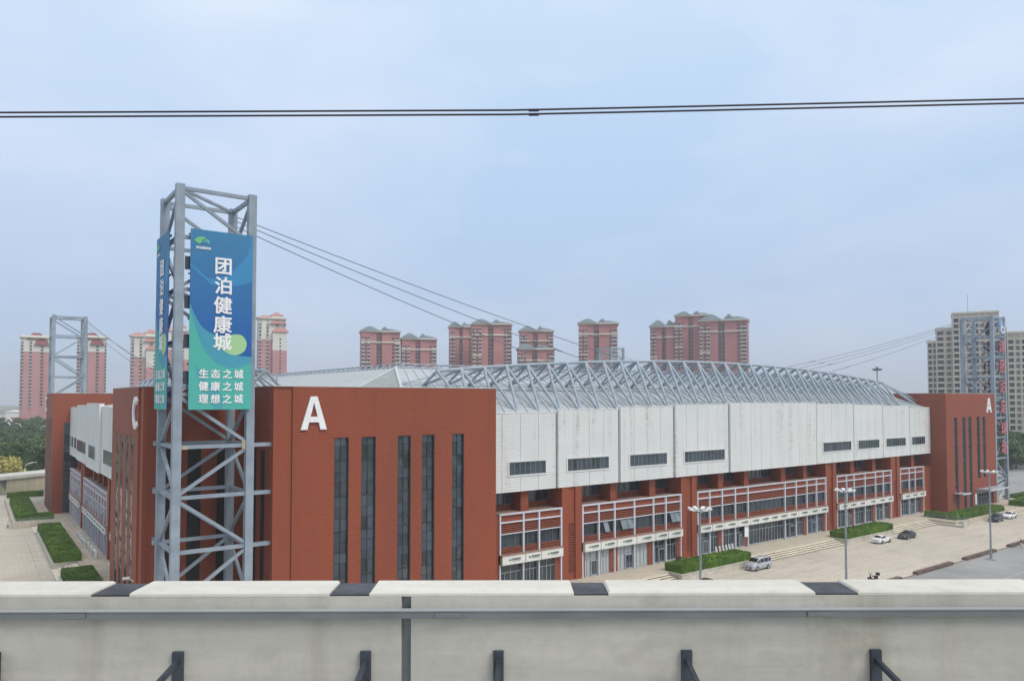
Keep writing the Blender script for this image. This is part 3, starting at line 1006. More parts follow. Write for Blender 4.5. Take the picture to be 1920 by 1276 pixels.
def pillar(xf, flip, a0, a1):
    v0 = a0 + (a1 - a0) * .32; v1 = a0 + (a1 - a0) * .68
    def f(m):
        m.box(a0, v0, -.05, 2.9, .76, ZP0 + .02); m.box(v1, a1, -.05, 2.9, .76, ZP0 + .02)
        m.box(v0, v1, .15, 2.9, 7.3, ZP0 + .02); m.box(v0, v1, .15, 2.9, .76, 1.5)
    o = part('brick_pillar', M['brick'], ST, f, xf=xf, flip=flip)
    part('void', M['dark'], o, lambda m: m.box(v0, v1, .6, .7, 1.5, 7.3), xf=xf, flip=flip)
    def sl(m):
        n = 22
        for k in range(n):
            z = 1.55 + k * (5.75 / n)
            m.box(v0, v1, .10, .24, z, z + .125)
    part('vent_louver', M['louver'], o, sl, xf=xf, flip=flip)

# long side
cladding(xfFA, False, [(44.45, 55, 0, 20.4, 4), (55, 65, -.12, 20.72, 4), (65, 75, -.24, 21.03, 4), (75, 86.4, -.36, 21.25, 5), (86.4, 108.4, -.5, 21.42, 9),
                       (108.4, 119.8, -.36, 21.2, 5), (119.8, 129.8, -.24, 21.0, 4), (129.8, 139.8, -.12, 20.7, 4), (139.8, 148.15, 0, 20.4, 4)])
for (a, b, d) in ((48.1, 53.3, 0), (56.5, 63.15, -.12), (66.7, 73.5, -.24), (76.85, 85.3, -.36), (110.3, 118.7, -.36), (121.2, 128.2, -.24), (130.9, 137.9, -.12), (140.6, 145.7, 0)):
    ribbon_window(xfFA, False, a, b, d)
shopfront(xfFA, False, 0, [46.84, 50.07, 52.3, 55.6], ['g', 'g', 'b'])
shopfront(xfFA, False, 0, [58.92, 61.54, 64.21, 67.65, 71.13, 73.48, 76.4], ['lwd', 'bwo', 'lwdoo', 'bw', 'd', 'boo'])
shopfront(xfFA, False, 0, [79.83, 82.38, 85.1, 88.02, 90.96, 100.14, 103.09, 106.02, 108.73, 111.39], ['d', 'b', 'l', 'bd', 'g', 'd', 'b', 'ld', 'b'])
shopfront(xfFA, False, 0, [114.74, 117.69, 120.05, 123.57, 127.09, 129.76, 132.51], ['g', 'bd', 'g', 'b', 'ld', 'b'])
shopfront(xfFA, False, 0, [135.9, 139.21, 141.51, 144.79], ['g', 'd', 'b'])
part('brick_pier', M['brick'], ST, lambda m: m.box(44.5, 46.7, .05, 2.9, .76, 9.2), xf=xfFA)
part('brick_pier', M['brick'], ST, lambda m: m.box(144.95, 148.15, .05, 2.9, .76, 9.2), xf=xfFA)
for (a, b) in ((55.75, 58.8), (76.55, 79.7), (111.55, 114.6), (132.65, 135.75)): pillar(xfFA, False, a, b)
recess(xfFA, False, 44.45, 55.8, [(50.3, 51.4)])
recess(xfFA, False, 58.8, 76.6, [(64.3, 65.4), (71.3, 72.4)])
recess(xfFA, False, 79.7, 111.6, [(85.3, 86.4), (91.2, 92.3), (100.4, 101.6), (106.4, 107.5)])
recess(xfFA, False, 114.6, 132.7, [(120.5, 121.6), (127.7, 128.8)])
recess(xfFA, False, 135.7, 148.15, [(141.9, 142.9)])
# short side (left)
cladding(xfFC, True, [(88.55, 102, .0, 20.4, 4), (102, 116.6, -.3, 20.9, 5), (116.6, 131, -.6, 21.3, 5), (131, 147, -.3, 20.9, 5), (147, 160.75, 0, 20.4, 5)])
for (a, b, d) in ((92.5, 99, 0), (105, 113.8, -.3), (119.8, 127, -.6), (133.2, 145.2, -.3), (148.2, 152.5, 0), (154, 157, 0), (158, 159.8, 0)):
    ribbon_window(xfFC, True, a, b, d, 13.3, 15.2, 1.5)
def cposts(a, b, n): return [a + (b - a) * i / n for i in range(n + 1)]
shopfront(xfFC, True, R(-90), cposts(92.2, 107.4, 5), ['g', 'd', 'b'])
shopfront(xfFC, True, R(-90), cposts(111.9, 137.3, 9), ['g', 'doo', 'b', 'go', 'd', 'go', 'b', 'doo', 'g'])
shopfront(xfFC, True, R(-90), cposts(141.7, 157.0, 5), ['g', 'do', 'b', 'g', 'd'])
for (a, b) in ((107.55, 111.75), (137.45, 141.55)): pillar(xfFC, True, a, b)
recess(xfFC, True, 88.6, 107.6, [(96, 97), (102, 103)])
recess(xfFC, True, 111.7, 137.5, [(116.5, 117.5), (121.8, 122.8), (127, 128), (132.2, 133.2)])
recess(xfFC, True, 141.5, 160.7, [(146.5, 147.5), (152, 153)])
part('brick_pier', M['brick'], ST, lambda m: m.box(157.2, 160.7, .05, 2.9, .76, 9.2), xf=xfFC, flip=True)
part('brick_pier', M['brick'], ST, lambda m: m.box(88.6, 92.0, .05, 2.9, .76, 9.2), xf=xfFC, flip=True)

# ================================================================== roof over the stands
ZI = 26.4
def roof_a(m):
    v = [(34.8, 66.4, 20.35), (150, 66.4, 20.35), (151, 75, 23.1), (39.5, 75, 23.1), (143.5, 93, ZI), (48, 93, ZI)]
    m.add(v, [(0, 1, 2, 3), (3, 2, 4, 5)])
part('roof_panel', M['roof'], ST, roof_a)
def roof_c(m):
    v = [(16, 89, 20.0), (16, 160.6, 20.0), (35, 164, 23.0), (35, 78, 23.0), (48, 154, ZI), (48, 93, ZI)]
    m.add(v, [(0, 3, 2, 1), (3, 5, 4, 2)])
part('roof_panel', M['roof'], ST, roof_c)
def roof_rest(m):
    v = [(48, 154, ZI), (143.5, 154, ZI), (143.5, 93, ZI), (46, 182, 20.4), (152, 182, 20.4), (176, 170, 20.4), (176, 76, 20.4), (151, 75, 23.1), (35, 164, 23.0)]
    m.add(v, [(1, 0, 3, 4), (2, 1, 5, 6), (1, 4, 5), (2, 6, 7), (0, 8, 3)])
part('roof_panel', M['roof'], ST, roof_rest)
part('corner_skylight', M['skylight'] if 'skylight' in M else M.setdefault('skylight', plain('skylight', (0.30, 0.31, 0.29), 0.3, 0.1, 0.6)), ST,
     lambda m: m.add([(39.5, 75, 23.1), (35, 78, 23.0), (48, 93, ZI), (34.8, 66.4, 20.35), (24, 76, 20.9)], [(0, 2, 1), (3, 0, 1, 4)]))
def lerp(p, q, t): return tuple(a + (b - a) * t for a, b in zip(p, q))
def sky_bars(m):
    A, B, C = (39.5, 75, 23.14), (35, 78, 23.04), (48, 93, ZI + .04)
    for i in range(1, 12):
        t = i / 12
        m.beam(lerp(A, C, t), lerp(B, C, t), .16, .12)
    for i in range(0, 8): m.beam(lerp(A, B, i / 7), lerp((34.8, 66.4, 20.4), (27, 70, 21), i / 7), .14, .1)
    m.beam(A, C, .35, .3); m.beam(B, C, .25, .2); m.beam(A, (34.8, 66.4, 20.5), .3, .25)
part('skylight_bars', M['roof_rib'], ST, sky_bars)
def ribs(m):
    n = 70
    for i in range(n + 1):
        t = i / n
        p = lerp((34.8, 66.4, 20.4), (150, 66.4, 20.4), t); q = lerp((39.5, 75, 23.15), (151, 75, 23.15), t); r = lerp((48, 93, ZI + .05), (143.5, 93, ZI + .05), t)
        m.beam(p, q, .1, .16); m.beam(q, r, .1, .16)
    for i in range(45):
        t = i / 44
        p = lerp((16, 89, 20.05), (16, 160.6, 20.05), t); q = lerp((35, 78, 23.05), (35, 164, 23.05), t); r = lerp((48, 93, ZI + .05), (48, 154, ZI + .05), t)
        m.beam(p, q, .08, .1); m.beam(q, r, .08, .1)
    m.beam((39.5, 75, 23.2), (151, 75, 23.2), .22, .16); m.beam((41.7, 80, 24.1), (149, 80, 24.1), .2, .14)
tag(part('roof_seams', M['roof_rib'], ST, ribs), kind='stuff')
def inner_edge(m):
    for (p, q) in (((48, 93, ZI + .1), (143.5, 93, ZI + .1)), ((48, 93, ZI + .1), (48, 154, ZI + .1)), ((49.5, 94.5, ZI + .65), (142, 94.5, ZI + .65)), ((49.5, 94.5, ZI + .65), (49.5, 153, ZI + .65)),
                   ((49.5, 94.5, ZI - .3), (142, 94.5, ZI - .3)), ((49.5, 94.5, ZI - .3), (49.5, 153, ZI - .3))):
        m.tube(p, q, .13, n=6)
    for i in range(48):
        t = i / 47
        a = lerp((48, 93, ZI + .1), (143.5, 93, ZI + .1), t); b = lerp((49.5, 94.5, ZI + .65), (142, 94.5, ZI + .65), min(1, t + .01)); c = lerp((49.5, 94.5, ZI - .3), (142, 94.5, ZI - .3), min(1, t + .012))
        m.tube(a, b, .09, n=5); m.tube(b, c, .07, n=5)
    for i in range(30):
        t = i / 29
        a = lerp((48, 93, ZI + .1), (48, 154, ZI + .1), t); b = lerp((49.5, 94.5, ZI + .65), (49.5, 153, ZI + .65), min(1, t + .016))
        m.tube(a, b, .09, n=5)
part('inner_edge_truss', M['truss'], ST, inner_edge)

def arch_truss(xf, flip, a0, a1, zend, zmid, n, d_top, d_out, d_in, z_out, z_in):
    """triangular space truss: arched top chord, diagonals down to the facade top and to the roof"""
    ac = (a0 + a1) / 2; hw = (a1 - a0) / 2
    def top(t):
        a = a0 + (a1 - a0) * t
        return xf(a, d_top, zmid - (zmid - zend) * ((a - ac) / hw) ** 2)
    N = n * 2
    ch = MB(); ch.path([top(i / N) for i in range(N + 1)], .21, 10)
    tr = ch.build('roof_truss', M['truss'], ST)
    tr['label'] = 'arched roof truss of pale grey tubes'
    step = (a1 - a0) / n
    for i in range(n + 1):
        T = top(i / n); a = a0 + step * i
        for (da, dd, z, r) in ((-step / 2, d_out, z_out, .20), (step / 2, d_out, z_out, .20), (-step / 2, d_in, z_in, .18), (step / 2, d_in, z_in, .18)):
            if (i == 0 and da < 0) or (i == n and da > 0): continue
            part('diagonal', M['truss'], tr, lambda m: m.tube(T, xf(a + da, dd, z), r, r * .85, 8))
    def chords(m):
        m.tube(xf(a0 - step / 2, d_out, z_out), xf(a1 + step / 2, d_out, z_out), .2, n=8)
        m.tube(xf(a0 - step / 2, d_in, z_in), xf(a1 + step / 2, d_in, z_in), .17, n=8)
    part('bottom_chord', M['truss'], tr, chords)
    def ties(m):
        for i in range(n):
            T = top(i / n); a = a0 + step * i
            m.tube(T, xf(a + step * 1.5, d_out + 1.6, z_out + .8), .05, n=5)
            m.tube(top((i + 1) / n), xf(a - step * .5, d_in, z_in), .05, n=5)
    part('tie_rods', M['truss'], tr, ties)
    return top
topA = arch_truss(lambda a, d, z: (a, d, z), False, 42.4, 142.0, 25.2, 27.55, 31, 72.0, 67.3, 78.0, 20.2, 23.7)
topC = arch_truss(lambda a, d, z: (d, a, z), True, 78.0, 150.0, 25.0, 25.9, 15, 25.0, 21.5, 28.5, 21.2, 22.0)
# inclined end props of the long truss beyond its last node
part('end_prop', M['truss'], ST, lambda m: (m.tube((142.0, 72, 25.2), (149.0, 68.5, 20.8), .18, n=8), m.tube((142.0, 72, 25.2), (147.6, 68.2, 20.8), .18, n=8), m.tube((142.0, 72, 25.2), (152, 67.6, 20.5), .08, n=6), m.tube((140, 72, 25.3), (151, 67.4, 20.5), .08, n=6)))
# small fittings on the flat roof of the near block
def roofmast(x, y, h, lamp):
    def f(m):
        m.tube((x, y, ZW - .25), (x, y, ZW + h), .045, n=6)
        if lamp:
            m.tube((x, y, ZW + h), (x, y, ZW + h + .3), .14, .05, 8)
        else: m.box(x - .12, x + .12, y - .02, y + .02, ZW + h * .3, ZW + h * .3 + .1)
    part('roof_fitting', M['pole'], ST, f)
roofmast(21.6, 76.5, 1.25, False); roofmast(25.5, 76.0, .95, True); roofmast(158, 80, 1.7, False); roofmast(14.5, 80, 1.0, True)
# ================================================================== lattice pylons
PS = 5.8; PT = 39.6
LV = [.75, 5.2, 9.6, 14.0, 18.1, 22.4, 26.7, 31.0, 35.3, PT - .3]
def pylon(sx, sy, name='lattice_pylon'):
    """square mast; sx, sy = +1/-1 tell which way the stadium lies (local origin = outer corner post)"""
    root = empty(name, (0, 0, 0))
    P = [(0, 0), (PS * sx, 0), (PS * sx, PS * sy), (0, PS * sy)]
    for (x, y) in P:
        def post(m, x=x, y=y):
            m.box(x - .33, x + .33, y - .33, y + .33, .75, PT)
            m.box(x - .55, x + .55, y - .55, y + .55, .752, .95)
        part('post', M['pylon'], root, post, local=True)
    faces = [(0, 1), (1, 2), (2, 3), (3, 0)]
    for fi, (i, j) in enumerate(faces):
        a, b = P[i], P[j]
        for k in range(1, len(LV)):
            z = LV[k]
            part('horizontal_beam', M['pylon'], root, lambda m: m.beam((a[0], a[1], z), (b[0], b[1], z), .30, .30), local=True)
        for k in range(len(LV) - 1):
            z0, z1 = LV[k], LV[k + 1]
            up = (k % 2 == 1)
            if fi in (2, 3): up = not up
            # front: between levels the brace runs from the right-hand top to the left-hand foot, then back
            lo, hi = (a, b) if up else (b, a)
            part('diagonal_brace', M['pylon'], root, lambda m: m.beam((lo[0], lo[1], z0 + .1), (hi[0], hi[1], z1 - .1), .24, .26), local=True)
    part('top_brace', M['pylon'], root, lambda m: m.beam((P[0][0], P[0][1], PT - .32), (P[2][0], P[2][1], PT - .32), .22, .22), local=True)
    return root
def place(o, x, y): o.location = (x * K, y * K, 0); ORG[o] = Vector(o.location)
py_near = pylon(1, 1); place(py_near, 13.35, 64.03)
tag(py_near, 'tall grey lattice pylon carrying the blue and green banners', 'pylon', 'pylons at the corners of the stadium')
py_left = pylon(1, -1); place(py_left, 13.35, 185.2)
tag(py_left, 'grey lattice pylon standing at the far left behind the terracotta block', 'pylon', 'pylons at the corners of the stadium')
py_right = pylon(-1, 1); place(py_right, 177.9, 64.0)
tag(py_right, 'grey lattice pylon with red characters at the right edge', 'pylon', 'pylons at the corners of the stadium')
py_back = copy_tree(py_near); py_back.rotation_euler = (0, 0, R(180)); place(py_back, 179.2, 185.2)
tag(py_back, 'lattice pylon seen small above the roof truss in front of a tower', 'pylon', 'pylons at the corners of the stadium')
# struts that hold the near pylon off the building
for z in (5.2, 9.6, 14.0, 18.1):
    part('wall_strut', M['pylon'], py_near, lambda m: m.box(19.15 + .33, 21.1, 63.85, 64.2, z - .16, z + .16))
    part('wall_strut', M['pylon'], py_near, lambda m: m.box(13.1, 13.5, 69.83 + .33, 72.0, z - .16, z + .16))
    part('wall_strut', M['pylon'], py_near, lambda m: m.box(12.75, 13.02, 69.6, 70.0, z - .14, z + .14))
# rust-stained gusset plates
part('gusset', M['rust'], py_near, lambda m: (m.box(18.5, 18.81, 63.82, 63.86, 17.75, 18.55), m.box(13.7, 14.2, 63.82, 63.86, 17.92, 18.2)))

# ---- stay cables
def cable(p, q, r, label, sag=.5, group='stay cables of the pylons'):
    p = Vector(p); q = Vector(q); pts = []
    for i in range(13):
        t = i / 12; w = p.lerp(q, t); w.z -= sag * 4 * t * (1 - t); pts.append(w)
    m = MB(); m.path(pts, r, 6)
    b = p.lerp(q, .86); b.z -= sag * 4 * .86 * .14; c = p.lerp(q, .885); c.z -= sag * 4 * .885 * .115
    o = m.build('stay_cable', M['cable'])
    part('turnbuckle', M['cable'], o, lambda mm: mm.tube(b, c, r * 2.0, n=6))
    return tag(o, label, 'cable', group)
pn = (19.15, 69.83)
def chordA(s):
    return topA((s - 42.4) / (142.0 - 42.4))
for s, dz, w in ((73.0, .6, 'uppermost'), (66.0, 1.0, 'middle'), (59.7, 1.5, 'lowest')):
    cable((pn[0] + .1, pn[1], PT - dz), chordA(s), .042, '%s of the three stay cables from the bannered pylon to the truss' % w, .35)
for s, dz, w in ((109.6, .6, 'longest'), (113.0, .9, 'second longest'), (116.3, 1.3, 'third longest'), (122.6, 1.8, 'shortest')):
    cable((172.2, 69.8, PT - dz), chordA(s), .04, '%s stay cable from the right pylon to the truss' % w, .5)
for t, dz, w in ((.72, .6, 'upper'), (.66, 1.2, 'middle'), (.80, 2.0, 'lower')):
    cable((19.15, 179.4, PT - dz), topC(t), .045, '%s stay cable from the far left pylon' % w, .5)
for i, (x, y) in enumerate(((120, 152), (128, 154), (143, 120))):
    cable((173.4, 179.4, PT - .6 - .4 * i), (x, y, 26.8), .04, ('first', 'second', 'third')[i] + ' thin stay cable from the small pylon behind the roof', .4)
for t, w in ((.25, 'upper'), (.32, 'lower')):
    cable((19.15, 69.83, PT - 1.2), topC(t), .045, '%s stay cable from the bannered pylon towards the left roof truss' % w, .3)

# ---- banners
BL = {}
def bmat(name, c, c2=None):
    BL[name] = plain('banner_' + name, c, .55, .04, .3) if c2 is None else None
    return BL[name]
def grad_mat(name, c0, c1, z0, z1):
    """printed colour fade of the banner sheet"""
    m, nt, b = new_mat(name)
    g = nt.nodes.new('ShaderNodeNewGeometry'); sp = nt.nodes.new('ShaderNodeSeparateXYZ')
    nt.links.new(g.outputs['Position'], sp.inputs[0])
    nt.links.new(mixc(nt, rng(nt, sp.outputs['Z'], z0, z1, 0, 1), c0, c1), b.inputs['Base Color'])
    b.inputs['Roughness'].default_value = .55; b.inputs['Specular IOR Level'].default_value = .3
    bump(nt, b, noise(nt, pos_node(nt, (1, 1, .35)), .8, 3), .12, .35)
    return m
BM = [grad_mat('banner_blue', (0.013, 0.105, 0.36), (0.045, 0.20, 0.37), 33, 45), bmat('lightblue', (0.035, 0.235, 0.47)), bmat('teal', (0.055, 0.31, 0.42)),
      grad_mat('banner_green', (0.075, 0.42, 0.37), (0.07, 0.40, 0.33), 26, 37), bmat('lime', (0.36, 0.60, 0.30)), bmat('deepgreen', (0.06, 0.34, 0.38))]
def smooth(pts, n=4):
    out = []
    for i in range(len(pts) - 1):
        p0 = pts[max(i-1, 0)]; p1 = pts[i]; p2 = pts[i+1]; p3 = pts[min(i+2, len(pts)-1)]
        for k in range(n):
            t = k / n
            out.append(tuple(0.5*((2*p1[c]) + (-p0[c]+p2[c])*t + (2*p0[c]-5*p1[c]+4*p2[c]-p3[c])*t*t + (-p0[c]+3*p1[c]-3*p2[c]+p3[c])*t**3) for c in (0, 1)))
    out.append(pts[-1])
    return [(min(1, max(0, x)), min(1, max(0, y))) for x, y in out]
def banner(xf, flip, W, Hh, rz, label, back_sign):
    """W x Hh plan units; xf(u_units, depth, z_units)"""
    m = MB(xf, flip)
    m.box(0, W, -.03, .03, 0, Hh, 0)
    org = Vector(xf(W / 2, 0, 0)) * K
    root = empty('banner', org)
    tag(root, label, 'banner', 'banners on the near pylon')
    m.build('banner_sheet', BM, root)
    def shape(name, pts, d, mi):
        q = MB(xf, flip)
        q.slab([(x * W, y * Hh) for x, y in pts], -.03 - d, -.031, 0)
        q.build(name, BM[mi], root)
    up = smooth([(0, .805), (.14, .77), (.26, .735), (.39, .735), (.58, .76), (.76, .815), (.91, .885), (.95, .94), (.97, .999)])
    lo = smooth([(1, .735), (.86, .715), (.70, .70), (.40, .695), (.27, .715), (0, .795)])
    shape('print_wave', [(1.0, .999)] + up[::-1] + lo[::-1] + [(1, .735)] if False else lo[::-1] + [(1, .999)] + up[::-1], .006, 1)
    shape('print_wave', smooth([(.999, .30), (.75, .308), (.88, .333), (.915, .38), (.84, .42), (.72, .425), (.51, .41), (.26, .44), (.12, .496), (0, .585)])[0:] + [(0, 0), (1, 0)], .010, 2)
    shape('print_wave', smooth([(1, .266), (.72, .233), (.456, .254), (.26, .32), (.14, .405), (0, .56)]) + [(0, 0), (1, 0)], .014, 3)
    shape('print_wave', smooth([(.52, 0), (.54, .06), (.44, .12), (.30, .15), (.20, .21), (.12, .24)]) + [(.08, .25), (.12, .2), (.2, .13), (.3, .05), (.42, 0)], .017, 5)
    shape('print_drop', smooth([(.42, .408), (.60, .415), (.72, .425), (.84, .42), (.915, .38), (.88, .333), (.75, .308), (.60, .318), (.45, .36), (.42, .408)])[::-1][:-1][::-1], .018, 4)
    def glyph(ch, u, v, size, ws=1.0):
        me = text_mesh(ch, size, M['letter'], .012, size * .024, ws)
        p = Vector(xf(u * W, -.075, v * Hh)) * K - org
        put('character', me, root, p, (0, 0, rz))
    for ch, v in zip('团泊健康城', (.806, .697, .586, .478, .380)): glyph(ch, .52, v, 1.88)
    for row, v in zip(('生态之城', '健康之城', '理想之城'), (.200, .130, .060)):
        for ch, u in zip(row, (.23, .415, .605, .79)): glyph(ch, u, v, .98)
    lg = leaf_logo(flat('leaf_green', (0.16, 0.50, 0.22)), flat('leaf_blue', (0.12, 0.38, 0.42)), .95)
    put('logo', lg, root, Vector(xf(.2 * W, -.06, .935 * Hh)) * K - org, (0, 0, rz))
    put('lettering', text_mesh('团泊健康城', .29, M['letter'], .008, .008), root, Vector(xf(.2 * W, -.06, .898 * Hh)) * K - org, (0, 0, rz))
    # fixing frame behind the sheet
    def fx(q):
        for z in (.02, .25, .5, .75, .97): q.box(-.1, W - .05, .10, .2, z * Hh - .07, z * Hh + .07)
    f = MB(xf, flip); fx(f); f.build('fixing_rail', M['steel_dark'], root)
    return root
banner(lambda a, d, z: (14.08 + a, 63.45 + d, 21.15 + z), False, 5.0, 14.8, 0, 'blue and green banner facing the railway, with large white characters', True)
banner(lambda a, d, z: (12.8 + d, 70.0 - a, 21.15 + z), False, 5.0, 14.8, R(-90), 'narrow-looking side banner on the left face of the near pylon', True)
# dark frames of older sign letters left behind the banners
part('old_letter_frame', M['steel_dark'], py_near, lambda m: [m.box(13.75, 14.2, 63.75, 63.85, z, z + 1.1) for z in (23.2, 26.2, 29.4, 32.6)])
part('old_letter_frame', M['steel_dark'], py_near, lambda m: [m.box(13.1, 13.2, 64.4, 64.9, z, z + 1.1) for z in (23.2, 26.2, 29.4, 32.6)])

# ---- red characters on the right pylon
RED = flat('sign_red', (0.52, 0.18, 0.21), .5); DKB = flat('sign_back', (0.06, 0.05, 0.055))
def sign_chars(xf, rz, label, mirror):
    org = Vector(xf(0, 0, 10)) * K
    root = empty('character_sign', org); tag(root, label, 'sign')
    for ch, z in zip('津团泊足球场', (33.1, 28.9, 24.7, 20.3, 15.9, 11.8)):
        me = text_mesh(ch, 3.6, RED, .12, .035)
        put('character_back', text_mesh(ch, 3.6, DKB, .05, .035), root, Vector(xf(0, -.13, z)) * K - org, (0, 0, rz))
        put('character', me, root, Vector(xf(0, -.3, z)) * K - org, (0, 0, rz))
        bk = MB(); bk.box(-1.35, 1.35, .15, .2, -1.2, -1.1); bk.box(-1.35, 1.35, .15, .2, 1.1, 1.2); bk.box(-.8, -.7, .15, .2, -1.1, 1.1); bk.box(.7, .8, .15, .2, -1.1, 1.1)
        put('back_frame', bk.mesh('back_frame', DKB), root, Vector(xf(0, -.1, z)) * K - org, (0, 0, rz))
    lg = MB()
    lg.slab([(-.9, -1.3), (.6, -1.5), (1.0, 0), (.5, 1.6), (-.3, 1.9), (-.9, .6)], -.15, 0)
    put('emblem', lg.mesh('emblem', DKB if mirror else flat('emblem_blue', (0.26, 0.40, 0.60))), root, Vector(xf(0, -.2, 37.2)) * K - org, (0, 0, rz))
    ring = MB()
    for k in range(16):
        t0, t1 = 2*math.pi*k/16, 2*math.pi*(k+1)/16
        ring.slab([(math.cos(t0)*1.0, math.sin(t0)*.75), (math.cos(t1)*1.0, math.sin(t1)*.75), (math.cos(t1)*.75, math.sin(t1)*.52), (math.cos(t0)*.75, math.sin(t0)*.52)][::-1], -.1, 0)
    put('emblem_ring', ring.mesh('emblem_ring', M['letter']), root, Vector(xf(.1, -.45, 36.6)) * K - org, (0, 0, rz))
sign_chars(lambda a, d, z: (175.05 + a, 63.6 + d, z), 0, 'vertical column of red characters facing front on the right pylon', False)
sign_chars(lambda a, d, z: (178.3 - d, 66.9 + a, z), R(90), 'column of characters seen from behind through the right pylon', True)

# ================================================================== hedges
def leaf_shell(m, x0, x1, y0, y1, z0, z1, n, s=.13, rnd=random):
    """small leaf faces over the top and sides of a clipped hedge (metres)"""
    A = [((x1-x0)*(y1-y0), 0), ((x1-x0)*(z1-z0), 1), ((x1-x0)*(z1-z0), 2), ((y1-y0)*(z1-z0), 3), ((y1-y0)*(z1-z0), 4)]
    tot = sum(a for a, _ in A)
    for a, k in A:
        for _ in range(int(n * a / tot)):
            u, v = rnd.random(), rnd.random()
            if k == 0: p = Vector((x0+(x1-x0)*u, y0+(y1-y0)*v, z1))
            elif k == 1: p = Vector((x0+(x1-x0)*u, y0, z0+(z1-z0)*v))
            elif k == 2: p = Vector((x0+(x1-x0)*u, y1, z0+(z1-z0)*v))
            elif k == 3: p = Vector((x0, y0+(y1-y0)*u, z0+(z1-z0)*v))
            else: p = Vector((x1, y0+(y1-y0)*u, z0+(z1-z0)*v))
            p += Vector((rnd.gauss(0, .04), rnd.gauss(0, .04), rnd.gauss(0, .035) + (.05 * math.sin(p.x * .9) * math.sin(p.y * .8) + .03 * math.sin(p.x * 2.7 + p.y * 1.9) if k == 0 else 0)))
            nn = (Vector(((0, 0, 1), (0, -1, .25), (0, 1, .25), (-1, 0, .25), (1, 0, .25))[k]) + Vector((rnd.gauss(0, .5), rnd.gauss(0, .5), rnd.gauss(0, .5)))).normalized()
            a1 = nn.cross(Vector((rnd.gauss(0, 1), rnd.gauss(0, 1), rnd.gauss(0, 1)))).normalized()
            b1 = nn.cross(a1).normalized()
            s2 = s * rnd.uniform(.6, 1.25)
            m.add([p - a1*s2, p + b1*s2*.5, p + a1*s2, p - b1*s2*.5], [(0, 1, 2, 3)])
def hedge(x0, x1, y0, y1, label, wall=True, h=.95, z0=.78, dens=120, lshape=None):
    cx, cy = (x0 + x1) / 2 * K, (y0 + y1) / 2 * K
    root = empty('clipped_hedge', (cx, cy, 0)); tag(root, label, 'hedge', 'clipped hedges round the stadium')
    if wall:
        def wl(m):
            m.box(x0 - .22, x1 + .22, y0 - .22, y1 + .22, 0.003, z0 - .1); m.box(x0 - .28, x1 + .28, y0 - .28, y1 + .28, z0 - .099, z0)
        part('planter_wall', M['stone'], root, wl)
    boxes = [(x0, x1, y0, y1)] + ([lshape] if lshape else [])
    for (a, b, c, d) in boxes:
        part('hedge_body', M['hedge'], root, lambda m: m.box(a + .05, b - .05, c + .05, d - .05, z0 - .03, z0 + h - .04))
        m = MB(); area = ((b-a)*(d-c) + 2*((b-a)+(d-c))*h) * K * K
        leaf_shell(m, a*K, b*K, c*K, d*K, z0*K, (z0+h)*K, int(area * dens))
        o = put('foliage', m.mesh('foliage', M['hedge'], 1.0, ORG[root]), root); tag(o, kind='stuff')
    return root
hedge(69.9, 83.6, 60.2, 62.9, 'long clipped hedge behind the silver van')
hedge(107.3, 121.3, 60.2, 62.9, 'long clipped hedge behind the white car and the dark sedan')
hedge(141.2, 158.9, 57.7, 60.6, 'bent clipped hedge at the foot of the right terracotta block', lshape=(139.7, 141.3, 58.2, 63.6))
hedge(168.0, 183, 57.6, 60.2, 'clipped hedge at the right edge, nearer of two')
hedge(181.0, 200, 63.4, 66.0, 'clipped hedge at the right edge, farther of two', wall=False, z0=.1)
hedge(9.0, 12.0, 112.2, 142.5, 'largest clipped hedge on the paving at the left')
hedge(9.0, 12.2, 84, 103.6, 'rounded clipped hedge just above the parapet at the left')
hedge(6.6, 9.8, 154.5, 182.5, 'far left clipped hedge with a railing along its end', lshape=(9.85, 12.1, 154.5, 156.6))
hedge(6.5, 13.0, 191.5, 194.5, 'low clipped hedge in front of the beige pavilion at the left')

# ramps with railings beside the outer hedges
def ramp(xf, flip, a0, a1, label):
    root = part('ramp', M['stone'], None, lambda m: (m.box(a0, a1, 0, 2.2, .004, .35), m.box(a0, a0 + .18, 0, 2.2, .351, .8), m.box(a0, a1, 0, .18, .352, .7)), xf=xf, flip=flip)
    tag(root, label, 'ramp')
    def rail(m):
        n = max(2, int((a1 - a0) / 1.1))
        for i in range(n + 1):
            x = a0 + .1 + (a1 - a0 - .2) * i / n
            m.tube((x, .1, .7), (x, .1, 1.55), .035, n=6)
        for z in (1.05, 1.3, 1.55): m.tube((a0 + .1, .1, z), (a1 - .1, .1, z), .03, n=6)
    part('railing', M['pole'], root, rail, xf=xf, flip=flip)
ramp(lambda a, d, z: (139.1 - d, a, z), False, 55.9, 63.0, 'stone ramp with grey railing left of the bent hedge')
ramp(lambda a, d, z: (a, 151.4 + d, z), False, 5.2, 12.0, 'stone ramp with grey railing below the far left hedge')

